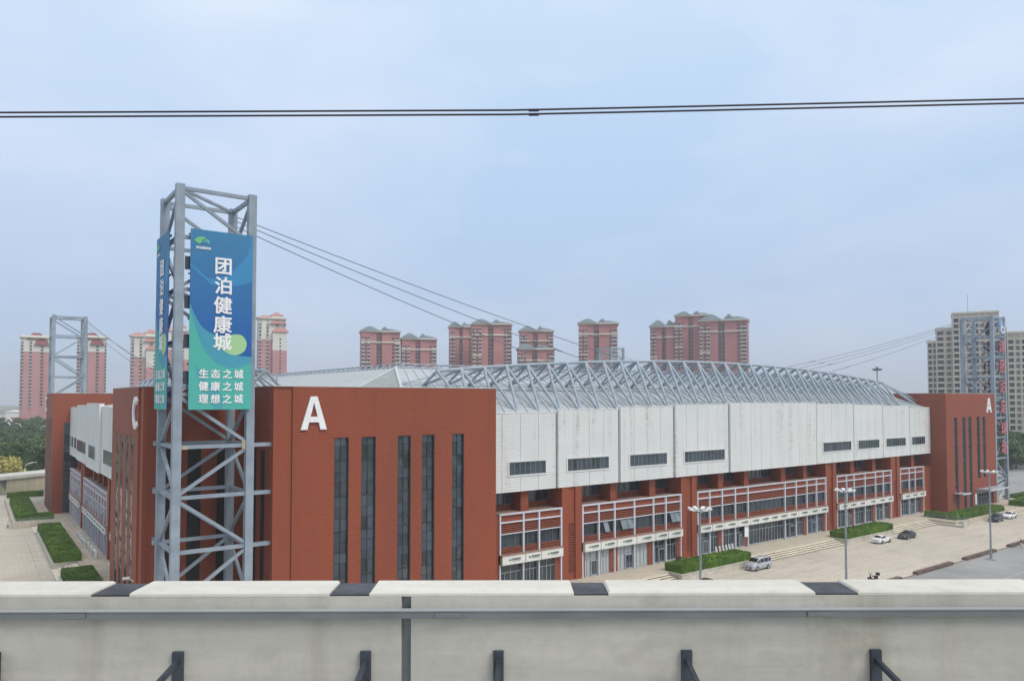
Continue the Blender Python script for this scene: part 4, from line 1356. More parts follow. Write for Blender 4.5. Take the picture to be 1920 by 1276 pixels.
# ================================================================== plaza lamps
def plaza_lamp(x, y, label, rot):
    root = empty('plaza_lamp', (x * K, y * K, 0), rot); tag(root, label, 'lamp post', 'plaza lamps')
    hgt = 14.7
    part('pole', M['pole'], root, lambda m: (m.tube((0, 0, 0), (0, 0, hgt), .17, .10, 12), m.tube((0, 0, 0), (0, 0, 1.2), .21, .21, 12)), k=1, local=True)
    part('base_plate', M['asphalt'], root, lambda m: m.box(-.7, .7, -.7, .7, -.03, .06), k=1, local=True)
    part('hub', M['pole'], root, lambda m: m.tube((0, 0, hgt - .1), (0, 0, hgt + .25), .3, .25, 12), k=1, local=True)
    for i in range(8):
        t = 2 * math.pi * i / 8 + .2
        c, s = math.cos(t), math.sin(t)
        arm = part('arm', M['pole'], root, lambda m: m.beam((c * .2, s * .2, hgt + .05), (c * .8, s * .8, hgt + .15), .06), k=1, local=True)
        def head(m):
            p = Vector((c * .72, s * .72, hgt + .14)); q = Vector((c * 1.35, s * 1.35, hgt + .34)); sd = Vector((-s, c, 0))
            u = Vector((0, 0, .13))
            m.add([p - sd*.14 - u*.5, p + sd*.14 - u*.5, p + sd*.14 + u, p - sd*.14 + u, q - sd*.22 - u*.6, q + sd*.22 - u*.6, q + sd*.20 + u, q - sd*.20 + u],
                  [(3,2,1,0), (4,5,6,7), (0,1,5,4), (1,2,6,5), (2,3,7,6), (3,0,4,7)])
        part('lamp_head', M['lamp'], root, head, k=1, local=True)
        part('lens', M['glass'], root, lambda m: m.beam((c * .85, s * .85, hgt + .09), (c * 1.25, s * 1.25, hgt + .21), .26, .02), k=1, local=True)
plaza_lamp(53.6, 44.0, 'plaza lamp in front of the shopfronts, nearest of the three', .2)
plaza_lamp(77.5, 43.6, 'plaza lamp between the long hedges, middle of the three', .5)
plaza_lamp(113.6, 43.0, 'plaza lamp in front of the right terracotta block', .35)

# ================================================================== vehicles
def paint(name, col, metal=0.0):
    m, nt, b = new_mat(name)
    b.inputs['Base Color'].default_value = (*col, 1); b.inputs['Metallic'].default_value = metal
    n = noise(nt, pos_node(nt), 2.0, 3)
    nt.links.new(rng(nt, n, .3, .7, .22, .36), b.inputs['Roughness'])
    b.inputs['Coat Weight'].default_value = .3; b.inputs['Coat Roughness'].default_value = .08
    return m
TYRE = flat('tyre', (0.02, 0.02, 0.021), .8); RIM = flat('rim', (0.45, 0.46, 0.48), .35, .5, .7)
CGL = glass('car_glass', (0.012, 0.014, 0.016), 1.6, .03); LITE = flat('headlight', (0.75, 0.77, 0.8), .15); TAIL = flat('taillight', (0.35, 0.02, 0.02), .25); TRIM = flat('black_trim', (0.02, 0.02, 0.022), .5)
# stations: x, belt height, roof height, half width at belt, half width at roof ; nose at -x
SEDAN = [(-2.32, .52, .54, .66, .5), (-2.25, .68, .72, .78, .6), (-1.9, .80, .85, .86, .7), (-1.0, .92, .97, .90, .74), (-.80, .94, 1.02, .90, .68), (-.05, .95, 1.42, .91, .62), (.55, .96, 1.47, .91, .63), (1.05, .97, 1.42, .90, .61), (1.72, 1.0, 1.07, .88, .66), (2.18, .98, 1.01, .82, .66), (2.32, .78, .80, .74, .6)]
SUV = [(-2.3, .62, .64, .70, .55), (-2.22, .88, .92, .84, .66), (-1.85, 1.0, 1.05, .90, .74), (-1.05, 1.08, 1.13, .93, .76), (-.85, 1.09, 1.18, .93, .72), (-.25, 1.10, 1.62, .94, .67), (.6, 1.11, 1.69, .94, .68), (1.6, 1.12, 1.66, .92, .67), (2.05, 1.13, 1.35, .90, .72), (2.25, 1.08, 1.12, .86, .74), (2.32, .8, .84, .8, .7)]
VAN = [(-2.5, .62, .64, .72, .58), (-2.42, .92, .96, .86, .7), (-2.1, 1.06, 1.11, .92, .76), (-1.55, 1.15, 1.22, .94, .78), (-1.42, 1.16, 1.30, .94, .76), (-.62, 1.17, 1.84, .95, .74), (.4, 1.18, 1.93, .95, .76), (1.6, 1.18, 1.92, .95, .76), (2.25, 1.18, 1.86, .93, .75), (2.5, 1.15, 1.22, .90, .8), (2.54, .7, .74, .86, .78)]
def car(name, prof, col, x, y, rz, label, glass_i, metal=0.0, wb=(-1.42, 1.38), wr=.33):
    root = empty(name, (x * K, y * K, .0), rz); tag(root, label, 'van' if prof is VAN else 'car', 'parked vehicles')
    pm = paint(name + '_paint', col, metal)
    zb = .24
    def ring(s):
        xx, b, r, wb_, wr_ = s
        h = [(wb_ * .90, zb), (wb_ * .985, zb + .12), (wb_ * 1.0, zb + (b - zb) * .55), (wb_ * .985, b - .03), (wb_ * .955, b), (wr_ * 1.0 + (wb_*.955 - wr_) * .04, b + (r - b) * .90), (wr_ * .86, r), (0, r + .025)]
        full = [(xx, -w, z) for w, z in h] + [(xx, w, z) for w, z in reversed(h[:-1])]
        return full
    rings = [ring(s) for s in prof]; n = len(rings[0])
    v = [p for rg in rings for p in rg]
    body_f, glass_f = [], []
    for i in range(len(rings) - 1):
        for k in range(n - 1):
            f = (i*n+k, i*n+k+1, (i+1)*n+k+1, (i+1)*n+k)
            body_f.append(f)
            side = k in (4, n - 2 - 4); top = k in (5, 6, n-2-5, n-2-6)
            if (side and i in glass_i['side']) : glass_f.append((i, k))
    def bodyfn(m):
        m.add(v, [tuple(reversed(f)) for f in body_f], 0, True)
        m.add(v, [tuple(range(n)), tuple(range((len(rings)-1)*n, len(rings)*n))[::-1]], 0)
        m.add(v, [tuple([i*n for i in range(len(rings))] + [i*n+n-1 for i in reversed(range(len(rings)))])], 1)
    part('body', [pm, TRIM], root, bodyfn, k=1, local=True)
    # side windows, inset from pillars and set just proud of the body
    def V(i, k): return Vector(v[i*n+k])
    for (i, k) in glass_f:
        a, b, c, d = V(i, k), V(i, k+1), V(i+1, k+1), V(i+1, k)
        cen = (a+b+c+d) / 4
        nn = Vector((0, -1 if cen.y < 0 else 1, .25)).normalized() * .012
        q = [p + (cen - p) * .10 + nn for p in (a, b, c, d)]
        part('side_window', CGL, root, lambda m: m.add(q, [(0, 1, 2, 3)] if cen.y > 0 else [(3, 2, 1, 0)]), k=1, local=True)
    def screen(name, i, mat=CGL):
        L0, L1 = V(i, 4), V(i+1, 5); Rr0, Rr1 = V(i, n-1-4), V(i+1, n-1-5)
        up = Vector((-.5 if i < 6 else .5, 0, .8)).normalized() * .03
        ml, mr = V(i, 6), V(i, n-1-6)
        T0, T1 = V(i+1, 6), V(i+1, n-1-6)
        def lp(p, q, t): return p + (q - p) * t
        if i < 6: quad = [lp(V(i, 6), T0, .06), lp(V(i, n-1-6), T1, .06), lp(V(i, n-1-6), T1, .9), lp(V(i, 6), T0, .9)]
        else: quad = [lp(T0, V(i, 6), .06), lp(T1, V(i, n-1-6), .06), lp(T1, V(i, n-1-6), .9), lp(T0, V(i, 6), .9)]
        quad[0] = quad[0] * 1.0; quad[0].y *= 1.16; quad[1].y *= 1.16
        q = [p + up for p in quad]
        part(name, mat, root, lambda m: m.add(q + [p - up * .8 for p in q], [(0, 1, 2, 3), (3, 2, 1, 0)]), k=1, local=True)
    screen('windscreen', glass_i['front']); screen('rear_window', glass_i['rear'])
    for wx in wb:
        for sy in (-1, 1):
            yy = sy * (prof[5][3] - .09)
            t = part('wheel', TYRE, root, lambda m: m.tube((wx, yy - .11, wr), (wx, yy + .11, wr), wr, n=20), k=1, local=True)
            part('rim', RIM, t, lambda m: m.tube((wx, yy + sy * .10, wr), (wx, yy + sy * .125, wr), wr * .66, wr * .58, 14), k=1, local=True)
            part('wheel_arch', TRIM, root, lambda m: m.tube((wx, sy * (prof[5][3] - .02), wr + .03), (wx, sy * (prof[5][3] + .008), wr + .03), wr + .06, n=20), k=1, local=True)
            # re-seat the tyre just outside the arch
            t.location.y += sy * .012
    xf0 = prof[1][0]; xr = prof[-2][0]; bz = prof[1][1]; rzb = prof[-2][1]
    for sy in (-1, 1):
        part('headlight', LITE, root, lambda m: m.box(xf0 - .03, xf0 + .25, sy * .62 - .15, sy * .62 + .15, bz - .12, bz + .03), k=1, local=True)
        part('tail_light', TAIL, root, lambda m: m.box(xr - .14, xr + .06, sy * .64 - .15, sy * .64 + .15, rzb - .22, rzb - .06), k=1, local=True)
        part('mirror', pm, root, lambda m: m.box(prof[4][0] + .2, prof[4][0] + .36, sy * .97 - .09, sy * .97 + .09, prof[4][1] + .02, prof[4][1] + .16), k=1, local=True)
    part('grille', TRIM, root, lambda m: m.box(prof[0][0] - .03, prof[0][0] + .1, -.5, .5, .36, prof[0][1] - .02), k=1, local=True)
    part('number_plate', M['white'] if prof is VAN else flat('plate_blue', (0.22, 0.30, 0.5)), root, lambda m: m.box(prof[0][0] - .05, prof[0][0] - .032, -.22, .22, .42, .54), k=1, local=True)
    part('number_plate', flat('plate_rear', (0.22, 0.30, 0.5)), root, lambda m: m.box(prof[-1][0] + .012, prof[-1][0] + .03, -.22, .22, .5, .62), k=1, local=True)
    return root
GS = dict(side=(4, 5, 6, 7), front=4, rear=7); GV = dict(side=(4, 5, 6, 7), front=4, rear=8)
GU = dict(side=(4, 5, 6, 7), front=4, rear=8)
car('parked_van', VAN, (0.46, 0.48, 0.52), 82.7, 58.5, 0.0, 'silver van parked beside the long hedge and the steps', GV, .3)
car('parked_car', SEDAN, (0.78, 0.78, 0.78), 113.2, 57.9, R(180), 'white car parked in front of the hedge, tail towards the viewer', GS)
car('parked_car', SEDAN, (0.035, 0.042, 0.055), 119.9, 57.3, 0.0, 'dark grey sedan parked ahead of the white car near the steps', GS, .2)
car('parked_car', SUV, (0.02, 0.03, 0.05), 149.4, 55.6, R(3), 'dark blue car parked behind the right plaza lamp', GU, .2)
car('parked_car', SEDAN, (0.80, 0.80, 0.80), 155.4, 55.6, R(2), 'white car parked at the end of the bent hedge', GS)
car('parked_car', SEDAN, (0.012, 0.012, 0.014), 68.9, 56.0, R(-4), 'black car whose roof shows just above the parapet', GS, .1)

def motorcycle(x, y, z, rz, label, topbox, col, s=1.0):
    root = empty('motor_scooter', (x * K, y * K, z), rz); tag(root, label, 'motorcycle', 'motorcycles')
    for wx in (-.62, .62):
        def tor(m, wx=wx):
            pts = [(wx + math.cos(2*math.pi*i/16) * .24, 0, .3 + math.sin(2*math.pi*i/16) * .24) for i in range(17)]
            m.path(pts, .065, 7)
        w = part('wheel', TYRE, root, tor, k=1, local=True)
        part('hub', RIM, w, lambda m: m.tube((wx, -.05, .3), (wx, .05, .3), .16, n=10), k=1, local=True)
    pm = paint('scooter_paint', col)
    part('frame', pm, root, lambda m: (m.beam((-.62, 0, .3), (-.42, 0, 1.0), .1, .12), m.beam((-.45, 0, .75), (-.2, 0, .36), .3, .08), m.box(-.22, .3, -.14, .14, .28, .42), m.beam((.28, 0, .4), (.75, 0, .72), .26, .22)), k=1, local=True)
    part('seat', TRIM, root, lambda m: (m.box(-.02, .72, -.15, .15, .70, .82), m.box(.3, .8, -.12, .12, .6, .70)), k=1, local=True)
    part('handlebar', TRIM, root, lambda m: (m.tube((-.40, -.36, 1.05), (-.40, .36, 1.05), .025, n=6), m.tube((-.42, .22, 1.05), (-.40, .3, 1.32), .012, n=5), m.tube((-.40, .25, 1.31), (-.41, .37, 1.31), .05, n=8), m.tube((-.42, -.22, 1.05), (-.40, -.3, 1.32), .012, n=5), m.tube((-.40, -.25, 1.31), (-.41, -.37, 1.31), .05, n=8)), k=1, local=True)
    part('mudguard', pm, root, lambda m: m.path([(-.62 + math.cos(t) * .34, 0, .3 + math.sin(t) * .34) for t in [R(20 + 14 * i) for i in range(11)]], .07, 6), k=1, local=True)
    if topbox: part('top_box', TRIM, root, lambda m: (m.box(.62, 1.02, -.24, .24, .88, 1.2), m.box(.60, 1.04, -.25, .25, 1.2, 1.26)), k=1, local=True)
motorcycle(88.3, 46.3, 0, R(-25), 'black scooter with top box on the plaza above the parapet', True, (0.02, 0.02, 0.022))
motorcycle(74.7, 64.9, .75 * K, R(8), 'small motorcycle standing at the shop door left of the hedge', False, (0.03, 0.03, 0.035))

# ================================================================== people
def person(x, y, z, rz, label, joints, edges, radii, mats, bands, name='person'):
    me = bpy.data.meshes.new('body')
    me.from_pydata(joints, edges, [])
    ob = bpy.data.objects.new('body_tmp', me); COL.objects.link(ob)
    sk_ = ob.modifiers.new('skin', 'SKIN')
    for i, r in enumerate(radii): me.skin_vertices[0].data[i].radius = r if isinstance(r, tuple) else (r, r)
    me.skin_vertices[0].data[0].use_root = True
    sd = ob.modifiers.new('sub', 'SUBSURF'); sd.levels = 2; sd.render_levels = 2
    dg = bpy.context.evaluated_depsgraph_get()
    m2 = bpy.data.meshes.new_from_object(ob.evaluated_get(dg))
    COL.objects.unlink(ob); bpy.data.objects.remove(ob)
    m2.materials.clear()
    for m in mats: m2.materials.append(m)
    for p in m2.polygons:
        c = sum((m2.vertices[v].co for v in p.vertices), Vector()) / len(p.vertices)
        p.material_index = bands(c); p.use_smooth = True
    o = put(name, m2, None, (x * K, y * K, z), (0, 0, rz)); ORG[o] = Vector(o.location)
    tag(o, label, 'person')
    return o
SKIN = flat('skin', (0.50, 0.32, 0.23)); HAIR = flat('hair', (0.015, 0.012, 0.012)); DARKTOP = flat('dark_shirt', (0.022, 0.022, 0.03)); PALE = flat('pale_cloth', (0.66, 0.63, 0.55)); SHOE = flat('shoe', (0.04, 0.035, 0.03))
# standing: pelvis 0, spine, neck, head, arms, legs
J = [(0,0,.93), (0,.01,1.15), (0,.02,1.36), (0,.0,1.48), (0,-.02,1.56), (0,-.02,1.70),
     (-.18,.02,1.36), (-.24,.05,1.10), (-.22,-.06,.88), (-.21,-.09,.80), (.18,.02,1.36), (.26,.04,1.10), (.24,-.10,.90), (.22,-.14,.82),
     (-.09,0,.88), (-.10,-.03,.48), (-.10,.04,.09), (-.10,-.10,.04), (.09,0,.88), (.10,.05,.48), (.10,.12,.09), (.10,-.02,.04)]
Ed = [(0,1),(1,2),(2,3),(3,4),(4,5),(2,6),(6,7),(7,8),(8,9),(2,10),(10,11),(11,12),(12,13),(0,14),(14,15),(15,16),(16,17),(0,18),(18,19),(19,20),(20,21)]
Rd = [(.15,.11),(.15,.10),(.16,.10),.055,.085,.075,.07,.05,.038,.03,.07,.05,.038,.03,.09,.06,.045,.035,.09,.06,.045,.035]
def bandA(c):
    if c.z > 1.60 or (c.z > 1.5 and c.y > .0): return 1
    if c.z > 1.44: return 0
    if c.z > .95: return 0 if abs(c.x) > .215 and c.z < 1.12 else 2
    if c.z > .52: return 0 if abs(c.x) > .17 else 3
    if c.z < .08: return 4
    return 0
pp = person(125.9, 43.6, 0.0, R(40), 'person in dark top standing at the brown kerb, holding a pale bag', J, Ed, Rd, [SKIN, HAIR, DARKTOP, PALE, SHOE], bandA)
bag = part('hand_bag', PALE, None, lambda m: (m.box(-.13, .13, -.06, .06, .45, .75), m.path([(-.08, 0, .75), (-.05, 0, .85), (.05, 0, .85), (.08, 0, .75)], .012, 5)), k=1)
bag.location = (pp.location.x + .28, pp.location.y - .02, -.02); tag(bag, 'pale bag carried by the person in the dark top', 'bag')
# child sitting on the kerb block
J2 = [(0,0,.12), (0,.02,.28), (0,.0,.42), (0,-.02,.50), (0,-.03,.56), (0,-.03,.68), (-.12,0,.42), (-.16,-.08,.27), (-.10,-.20,.20), (.12,0,.42), (.16,-.08,.27), (.10,-.20,.20),
      (-.06,-.02,.10), (-.08,-.27,.13), (-.08,-.30,-.14), (-.08,-.38,-.18), (.06,-.02,.10), (.08,-.27,.13), (.08,-.30,-.14), (.08,-.38,-.18)]
E2 = [(0,1),(1,2),(2,3),(3,4),(4,5),(2,6),(6,7),(7,8),(2,9),(9,10),(10,11),(0,12),(12,13),(13,14),(14,15),(0,16),(16,17),(17,18),(18,19)]
R2 = [(.11,.09),(.11,.08),(.11,.07),.045,.08,.07,.05,.035,.028,.05,.035,.028,.065,.05,.035,.03,.065,.05,.035,.03]
person(129.0, 45.0, .36 * K, R(-30), 'child in white sitting on the brown kerb beside the standing person', J2, E2, R2, [SKIN, HAIR, flat('white_shirt', (0.74, 0.73, 0.70)), PALE, SHOE],
       lambda c: 1 if (c.z > .62 or (c.z > .54 and c.y > 0)) else (0 if c.z > .48 else (2 if c.z > .18 and c.y > -.14 else (3 if c.z > .06 else (4 if c.z < -.12 else 0)))))

# ================================================================== things along the shopfronts
ORD = ['first', 'second', 'third', 'fourth', 'fifth', 'sixth', 'seventh', 'eighth', 'ninth']
for i, y in enumerate((112.6, 113.7, 116.2, 119.5, 124.2, 126.2, 128.6, 131.5)):
    root = empty('air_conditioner', (13.6 * K, y * K, .75 * K), R(-90) + random.uniform(-.1, .1))
    tag(root, 'white outdoor air conditioner on the left paving, %s counting from the near terracotta block' % ORD[i], 'air conditioner', 'air conditioners by the left shopfronts')
    big = i < 4
    h = 1.35 if big else .9
    part('casing', M['white'], root, lambda m: (m.box(-.5, .5, -.2, .2, .08, h), m.box(-.45, -.38, -.22, .22, .03, .08), m.box(.38, .45, -.22, .22, .03, .08)), k=1, local=True)
    for zc in ((h * .32, h * .75) if big else (h * .52,)):
        part('fan_grille', M['steel'], root, lambda m: (m.tube((-.08, -.201, zc), (-.08, -.225, zc), .26, n=18), ), k=1, local=True)
for i, (x, w) in enumerate(((83.2, .5), (84.0, .45), (84.7, .5), (85.4, .5), (86.1, .5), (86.8, .5))):
    o = part('leaning_board', M['film'], None, lambda m: m.add([(0, 0, 0), (w, 0, 0), (w, .25, 1.1), (0, .25, 1.1), (0, .05, 0), (w, .05, 0), (w, .30, 1.1), (0, .30, 1.1)], [(0,1,2,3), (7,6,5,4), (0,4,5,1), (1,5,6,2), (2,6,7,3), (3,7,4,0)]), k=1)
    o.location = (x * K, 65.55 * K, .75 * K + .003)
    tag(o, 'pale board leaning below the shop windows, %s from the left lamp' % ORD[i], 'board', 'boards leaning on the shopfront')
o = part('wall_poster', M['white'], None, lambda m: m.box(89.9, 90.75, 65.75, 65.8, 2.2, 4.0 - .15)); tag(o, 'white upright poster on the brick pier left of the wide entrance', 'poster')
o = part('wall_poster', M['white'], None, lambda m: m.box(160.0, 160.75, YA - .12, YA - .02, 1.2, 3.3)); tag(o, 'white upright poster left of the canopied doors in the right block', 'poster')
cam_o = part('security_camera', M['white'], None, lambda m: (m.box(XC - .9, XC - .3, 74.2, 74.4, 5.8, 6.0), m.beam((XC - .4, 74.3, 5.9), (XC + .02, 74.3, 5.5), .08))); tag(cam_o, 'white security camera on the near block below the letter C', 'camera')
# ================================================================== apartment towers
PINK = plain('pink_render', (0.45, 0.185, 0.185), .85, .06, .08)
PINK2 = plain('pale_pink_render', (0.50, 0.25, 0.25), .85, .06, .08)
CREAM = plain('cream_trim', (0.66, 0.62, 0.53), .8, .06, .1)
IVORY = plain('ivory_render', (0.68, 0.66, 0.60), .85, .06, .1)
SLATE = plain('slate_roof', (0.14, 0.18, 0.205), .7, .1, .2)
ROSE = plain('rose_roof', (0.46, 0.21, 0.19), .75, .08, .2)
MAROON = plain('maroon_roof', (0.22, 0.05, 0.06), .75, .08, .2)
BEIGE = plain('beige_render', (0.46, 0.42, 0.35), .85, .05, .1)
WIN = glass('tower_window', (0.02, 0.03, 0.042), 1.6, .08)
BALC = plain('balcony_white', (0.60, 0.56, 0.54), .8, .06, .3)

def hip(m, x0, x1, y0, y1, z0, z1, k=.35, mi=0):
    """hipped roof with eaves"""
    ix = (x1 - x0) * k; iy = (y1 - y0) * .5 * .92
    v = [(x0,y0,z0),(x1,y0,z0),(x1,y1,z0),(x0,y1,z0),(x0+ix,y0+iy,z1),(x1-ix,y0+iy,z1),(x1-ix,y1-iy,z1),(x0+ix,y1-iy,z1)]
    m.add(v, [(3,2,1,0),(4,5,6,7),(0,1,5,4),(1,2,6,5),(2,3,7,6),(3,0,4,7)], mi)
def bell(m, x0, x1, y0, y1, z0, z1, mi=0):
    """roof with convex slopes (three stacked hips)"""
    def ring(f, z):
        cx, cy = (x0+x1)/2, (y0+y1)/2; hx, hy = (x1-x0)/2, (y1-y0)/2
        e = min(hx, hy) * f
        return [(cx-hx+e, cy-hy+e, z), (cx+hx-e, cy-hy+e, z), (cx+hx-e, cy+hy-e, z), (cx-hx+e, cy+hy-e, z)]
    rs = [ring(0, z0), ring(.38, z0 + (z1-z0)*.45), ring(.70, z0 + (z1-z0)*.82), ring(.92, z1)]
    v = [p for r in rs for p in r]; f = [(3,2,1,0), (12,13,14,15)]
    for i in range(3):
        for k in range(4):
            f.append((i*4+k, i*4+(k+1)%4, (i+1)*4+(k+1)%4, (i+1)*4+k))
    m.add(v, f, mi)

def tower(px0, px1, py_eave, py_peak, Z, label, style='slate', yaw=0.0, depth=None, group='pink apartment towers', bands=(8, 16)):
    th = math.atan(((px0 + px1) / 2 - 960) / 1375)
    yaw -= th * .92
    W = (px1 - px0) / 1375 * Z * math.cos(th); X = ((px0 + px1) / 2 - 960) / 1375 * Z
    ze = 27.5 + (748 - py_eave) / 1375 * Z; zp = 27.5 + (748 - py_peak) / 1375 * Z
    D = depth or max(14, W * .6)
    wx, wy = world_xy(X, Z)
    root = empty('apartment_tower', (wx, wy, 0), -YAW + yaw)
    tag(root, label, 'building', group)
    h = W / 2
    fl = 3.0; nf = int((ze - 1.5) / fl)
    if style == 'slate':
        S = [(-1, -.54, 'bal2'), (-.54, -.22, 'wall'), (-.22, .06, 'rec'), (.06, .56, 'wall'), (.56, .72, 'win'), (.72, 1, 'bal')]
    elif style in ('maroon', 'rose'):
        S = [(-1, -.8, 'win'), (-.8, -.45, 'wall'), (-.45, -.25, 'win'), (-.25, .25, 'wall'), (.25, .5, 'win'), (.5, .85, 'wall'), (.85, 1, 'bal')]
    wallm = PINK if style == 'slate' else PINK2
    ivory_from = ze - (12 if style == 'maroon' else 17) if style != 'slate' else 1e9
    zc = min(ze, ivory_from)
    def body(m):
        for (a, b, t) in S:
            y0 = {'wall': 0, 'rec': 2.2, 'bal2': -.6, 'bal': .4, 'win': .5}[t] - (0 if style == 'slate' else 0)
            m.box(a*h + .01, b*h - .01, y0, D, 0, zc)
            if zc < ze: m.box(a*h + .01, b*h - .01, y0, D, zc + .01, ze, 1)
    part('wall', [wallm, IVORY], root, body, k=1, local=True)
    for (a, b, t) in S:
        y0 = {'wall': 0, 'rec': 2.2, 'bal2': -.6, 'bal': .4, 'win': .5}[t]
        if t == 'wall': continue
        n = {'rec': 2, 'bal2': 3, 'bal': 1, 'win': 1}[t]
        w = (b - a) * h / n
        for j in range(n):
            c0 = a*h + j*w
            def wcol(m):
                for f in range(1, nf):
                    z = f * fl
                    if z < 20: continue
                    m.box(c0 + w*.16, c0 + w*.84, y0 - .08, y0 - .01, z + .75, z + 2.3)
            part('window_column', WIN, root, wcol, k=1, local=True)
            if (t == 'bal') or (t == 'bal2' and j != 1) or (t == 'win' and style != 'slate' and b < .4):
                def bcol(m):
                    for f in range(1, nf):
                        z = f * fl
                        if z < 20: continue
                        m.box(c0 + w*.06, c0 + w*.94, y0 - .9, y0 - .1, z - .2, z + .72)
                part('balcony_column', BALC, root, bcol, k=1, local=True)
            if t == 'rec':
                def slabs(m):
                    for f in range(1, nf):
                        z = f * fl
                        if z > 20: m.box(c0 + .1, c0 + w - .1, y0 - 1.0, y0 - .1, z - .12, z + .55)
                part('balcony_column', plain('railing_grey', (0.22, 0.16, 0.18), .7, .1, .2) if 'rg' not in BL else BL['rg'], root, slabs, k=1, local=True)
    # side walls get window columns too
    for sx in (-1, 1):
        for j in range(3):
            def scol(m):
                yc = D * (.25 + .25 * j)
                for f in range(7, nf):
                    m.box(sx*h - .03 if sx > 0 else -h - .06, h + .06 if sx > 0 else -h + .03, yc - .8, yc + .8, f*fl + .8, f*fl + 2.2)
            part('window_column', WIN, root, scol, k=1, local=True)
    def trim(m):
        m.box(-h - .9, h + .9, -1.5, D + .9, ze, ze + .9)
        if style == 'slate':
            zz = ze - bands[0]
            for (a, b, t) in S:
                y0 = {'wall': 0, 'rec': 2.2, 'bal2': -.6, 'bal': .4, 'win': .5}[t]
                m.box(a*h - .25, b*h + .25, y0 - .9, y0 + .05, zz - .7, zz + .4)
            m.box(-h - .12, -.54*h, -1.3, -.55, ze - bands[1] - 9, ze - bands[1] - 8)
        else:
            m.box(-h - .3, h + .3, -.35, D + .3, zc - .3, zc + .3)
    part('cornice', CREAM, root, trim, k=1, local=True)
    rh = zp - ze - .9
    if style == 'slate':
        def rf(m):
            bell(m, -h - 1.1, -.02*h, -1.9, D + 1, ze + .91, ze + .91 + rh)
            bell(m, -.12*h, h + 1.1, -.9, D + 1.2, ze + .93, ze + .91 + rh * .62)
            bell(m, .02*h, .42*h, 1.5, D * .7, ze + 2.0, ze + .91 + rh * .95)
        part('roof', SLATE, root, rf, k=1, local=True)
    elif style == 'maroon':
        part('roof', MAROON, root, lambda m: (hip(m, -.62*h, .62*h, -1.2, D * .9, ze - 1.2, zp + 1.5, .3), hip(m, -.15*h, .85*h, -2.0, 6, ze - 6.0, ze + 2.2, .3)), k=1, local=True)
        part('parapet', IVORY, root, lambda m: (m.box(-h, h, .6, D, ze + .91, ze + 2.3), ), k=1, local=True)
    else:
        def rf(m):
            bell(m, -h - 1.5, .05*h, -1.2, D * .8, ze + .91, ze + rh * .62)
            bell(m, -.15*h, h * .85, 0, D, ze + rh * .55, zp)
            bell(m, -.2*h, h + .8, -2.2, D * .5, ze - 4, ze + rh * .1)
            bell(m, -.05*h, h + 2.2, -4.2, 3, ze - 11, ze - 7.2)
        part('roof', ROSE, root, rf, k=1, local=True)
        part('bay', [wallm, IVORY], root, lambda m: (m.box(0, h + .6, -3.2, 0, 0, ze - 26), m.box(0, h + .6, -3.2, 0, ze - 26, ze - 11, 1), m.box(-.1*h, h * .7, .5, D * .9, ze, ze + rh * .55, 1)), k=1, local=True)
        def bw(m):
            for f in range(7, int((ze - 13) / 3)): m.box(.5*h, .62*h, -3.3, -3.19, f*3 + .8, f*3 + 2.2)
        part('window_column', WIN, root, bw, k=1, local=True)
    return root
BL['rg'] = plain('railing_grey', (0.22, 0.16, 0.18), .7, .1, .2)
T = tower
T(677, 750, 622, 610, 590, 'pink tower with slate roof, left and taller of the pair right of the pylon', yaw=.10)
T(753, 819, 636, 623, 600, 'pink tower with slate roof, right and lower of the pair right of the pylon', yaw=.10)
T(843, 889, 613, 602, 610, 'narrow pink tower half hidden behind its taller neighbour left of centre', yaw=.08)
T(886, 960, 608, 596, 580, 'broad pink tower crossed by the stay cables left of centre', yaw=.08)
T(975, 1038, 621, 609, 640, 'pink tower behind the lower one with the same slate roof', yaw=.06)
T(971, 1040, 655, 643, 560, 'lowest pink tower, its slate roof in front of a taller one', yaw=.06)
T(1085, 1158, 607, 595, 590, 'pink tower rising behind the small lattice pylon', yaw=-.04)
T(1219, 1276, 613, 598, 600, 'left and lowest wing of the big pink block right of centre', yaw=-.25, depth=16)
T(1266, 1331, 592, 581, 590, 'middle and tallest wing of the big pink block right of centre', yaw=-.2, depth=16)
T(1312, 1402, 601, 586, 575, 'right and broadest wing of the big pink block right of centre', yaw=-.12, depth=18)
T(37, 96, 633, 626, 640, 'pale pink tower with maroon roof left of the far pylon', 'maroon', .05, group='pale pink towers at the left')
T(143, 199, 633, 626, 640, 'pale pink tower with maroon roof showing through the far pylon', 'maroon', .05, group='pale pink towers at the left')
T(245, 300, 631, 615, 620, 'pale pink tower with rose tiered roof left of the banners', 'rose', .1, group='pale pink towers at the left')
T(308, 352, 620, 604, 660, 'pale pink tower mostly hidden behind the banners', 'rose', .1, group='pale pink towers at the left')
T(484, 535, 597, 583, 600, 'tall pale pink tower with rose roofs just right of the near pylon', 'rose', .15, group='pale pink towers at the left')

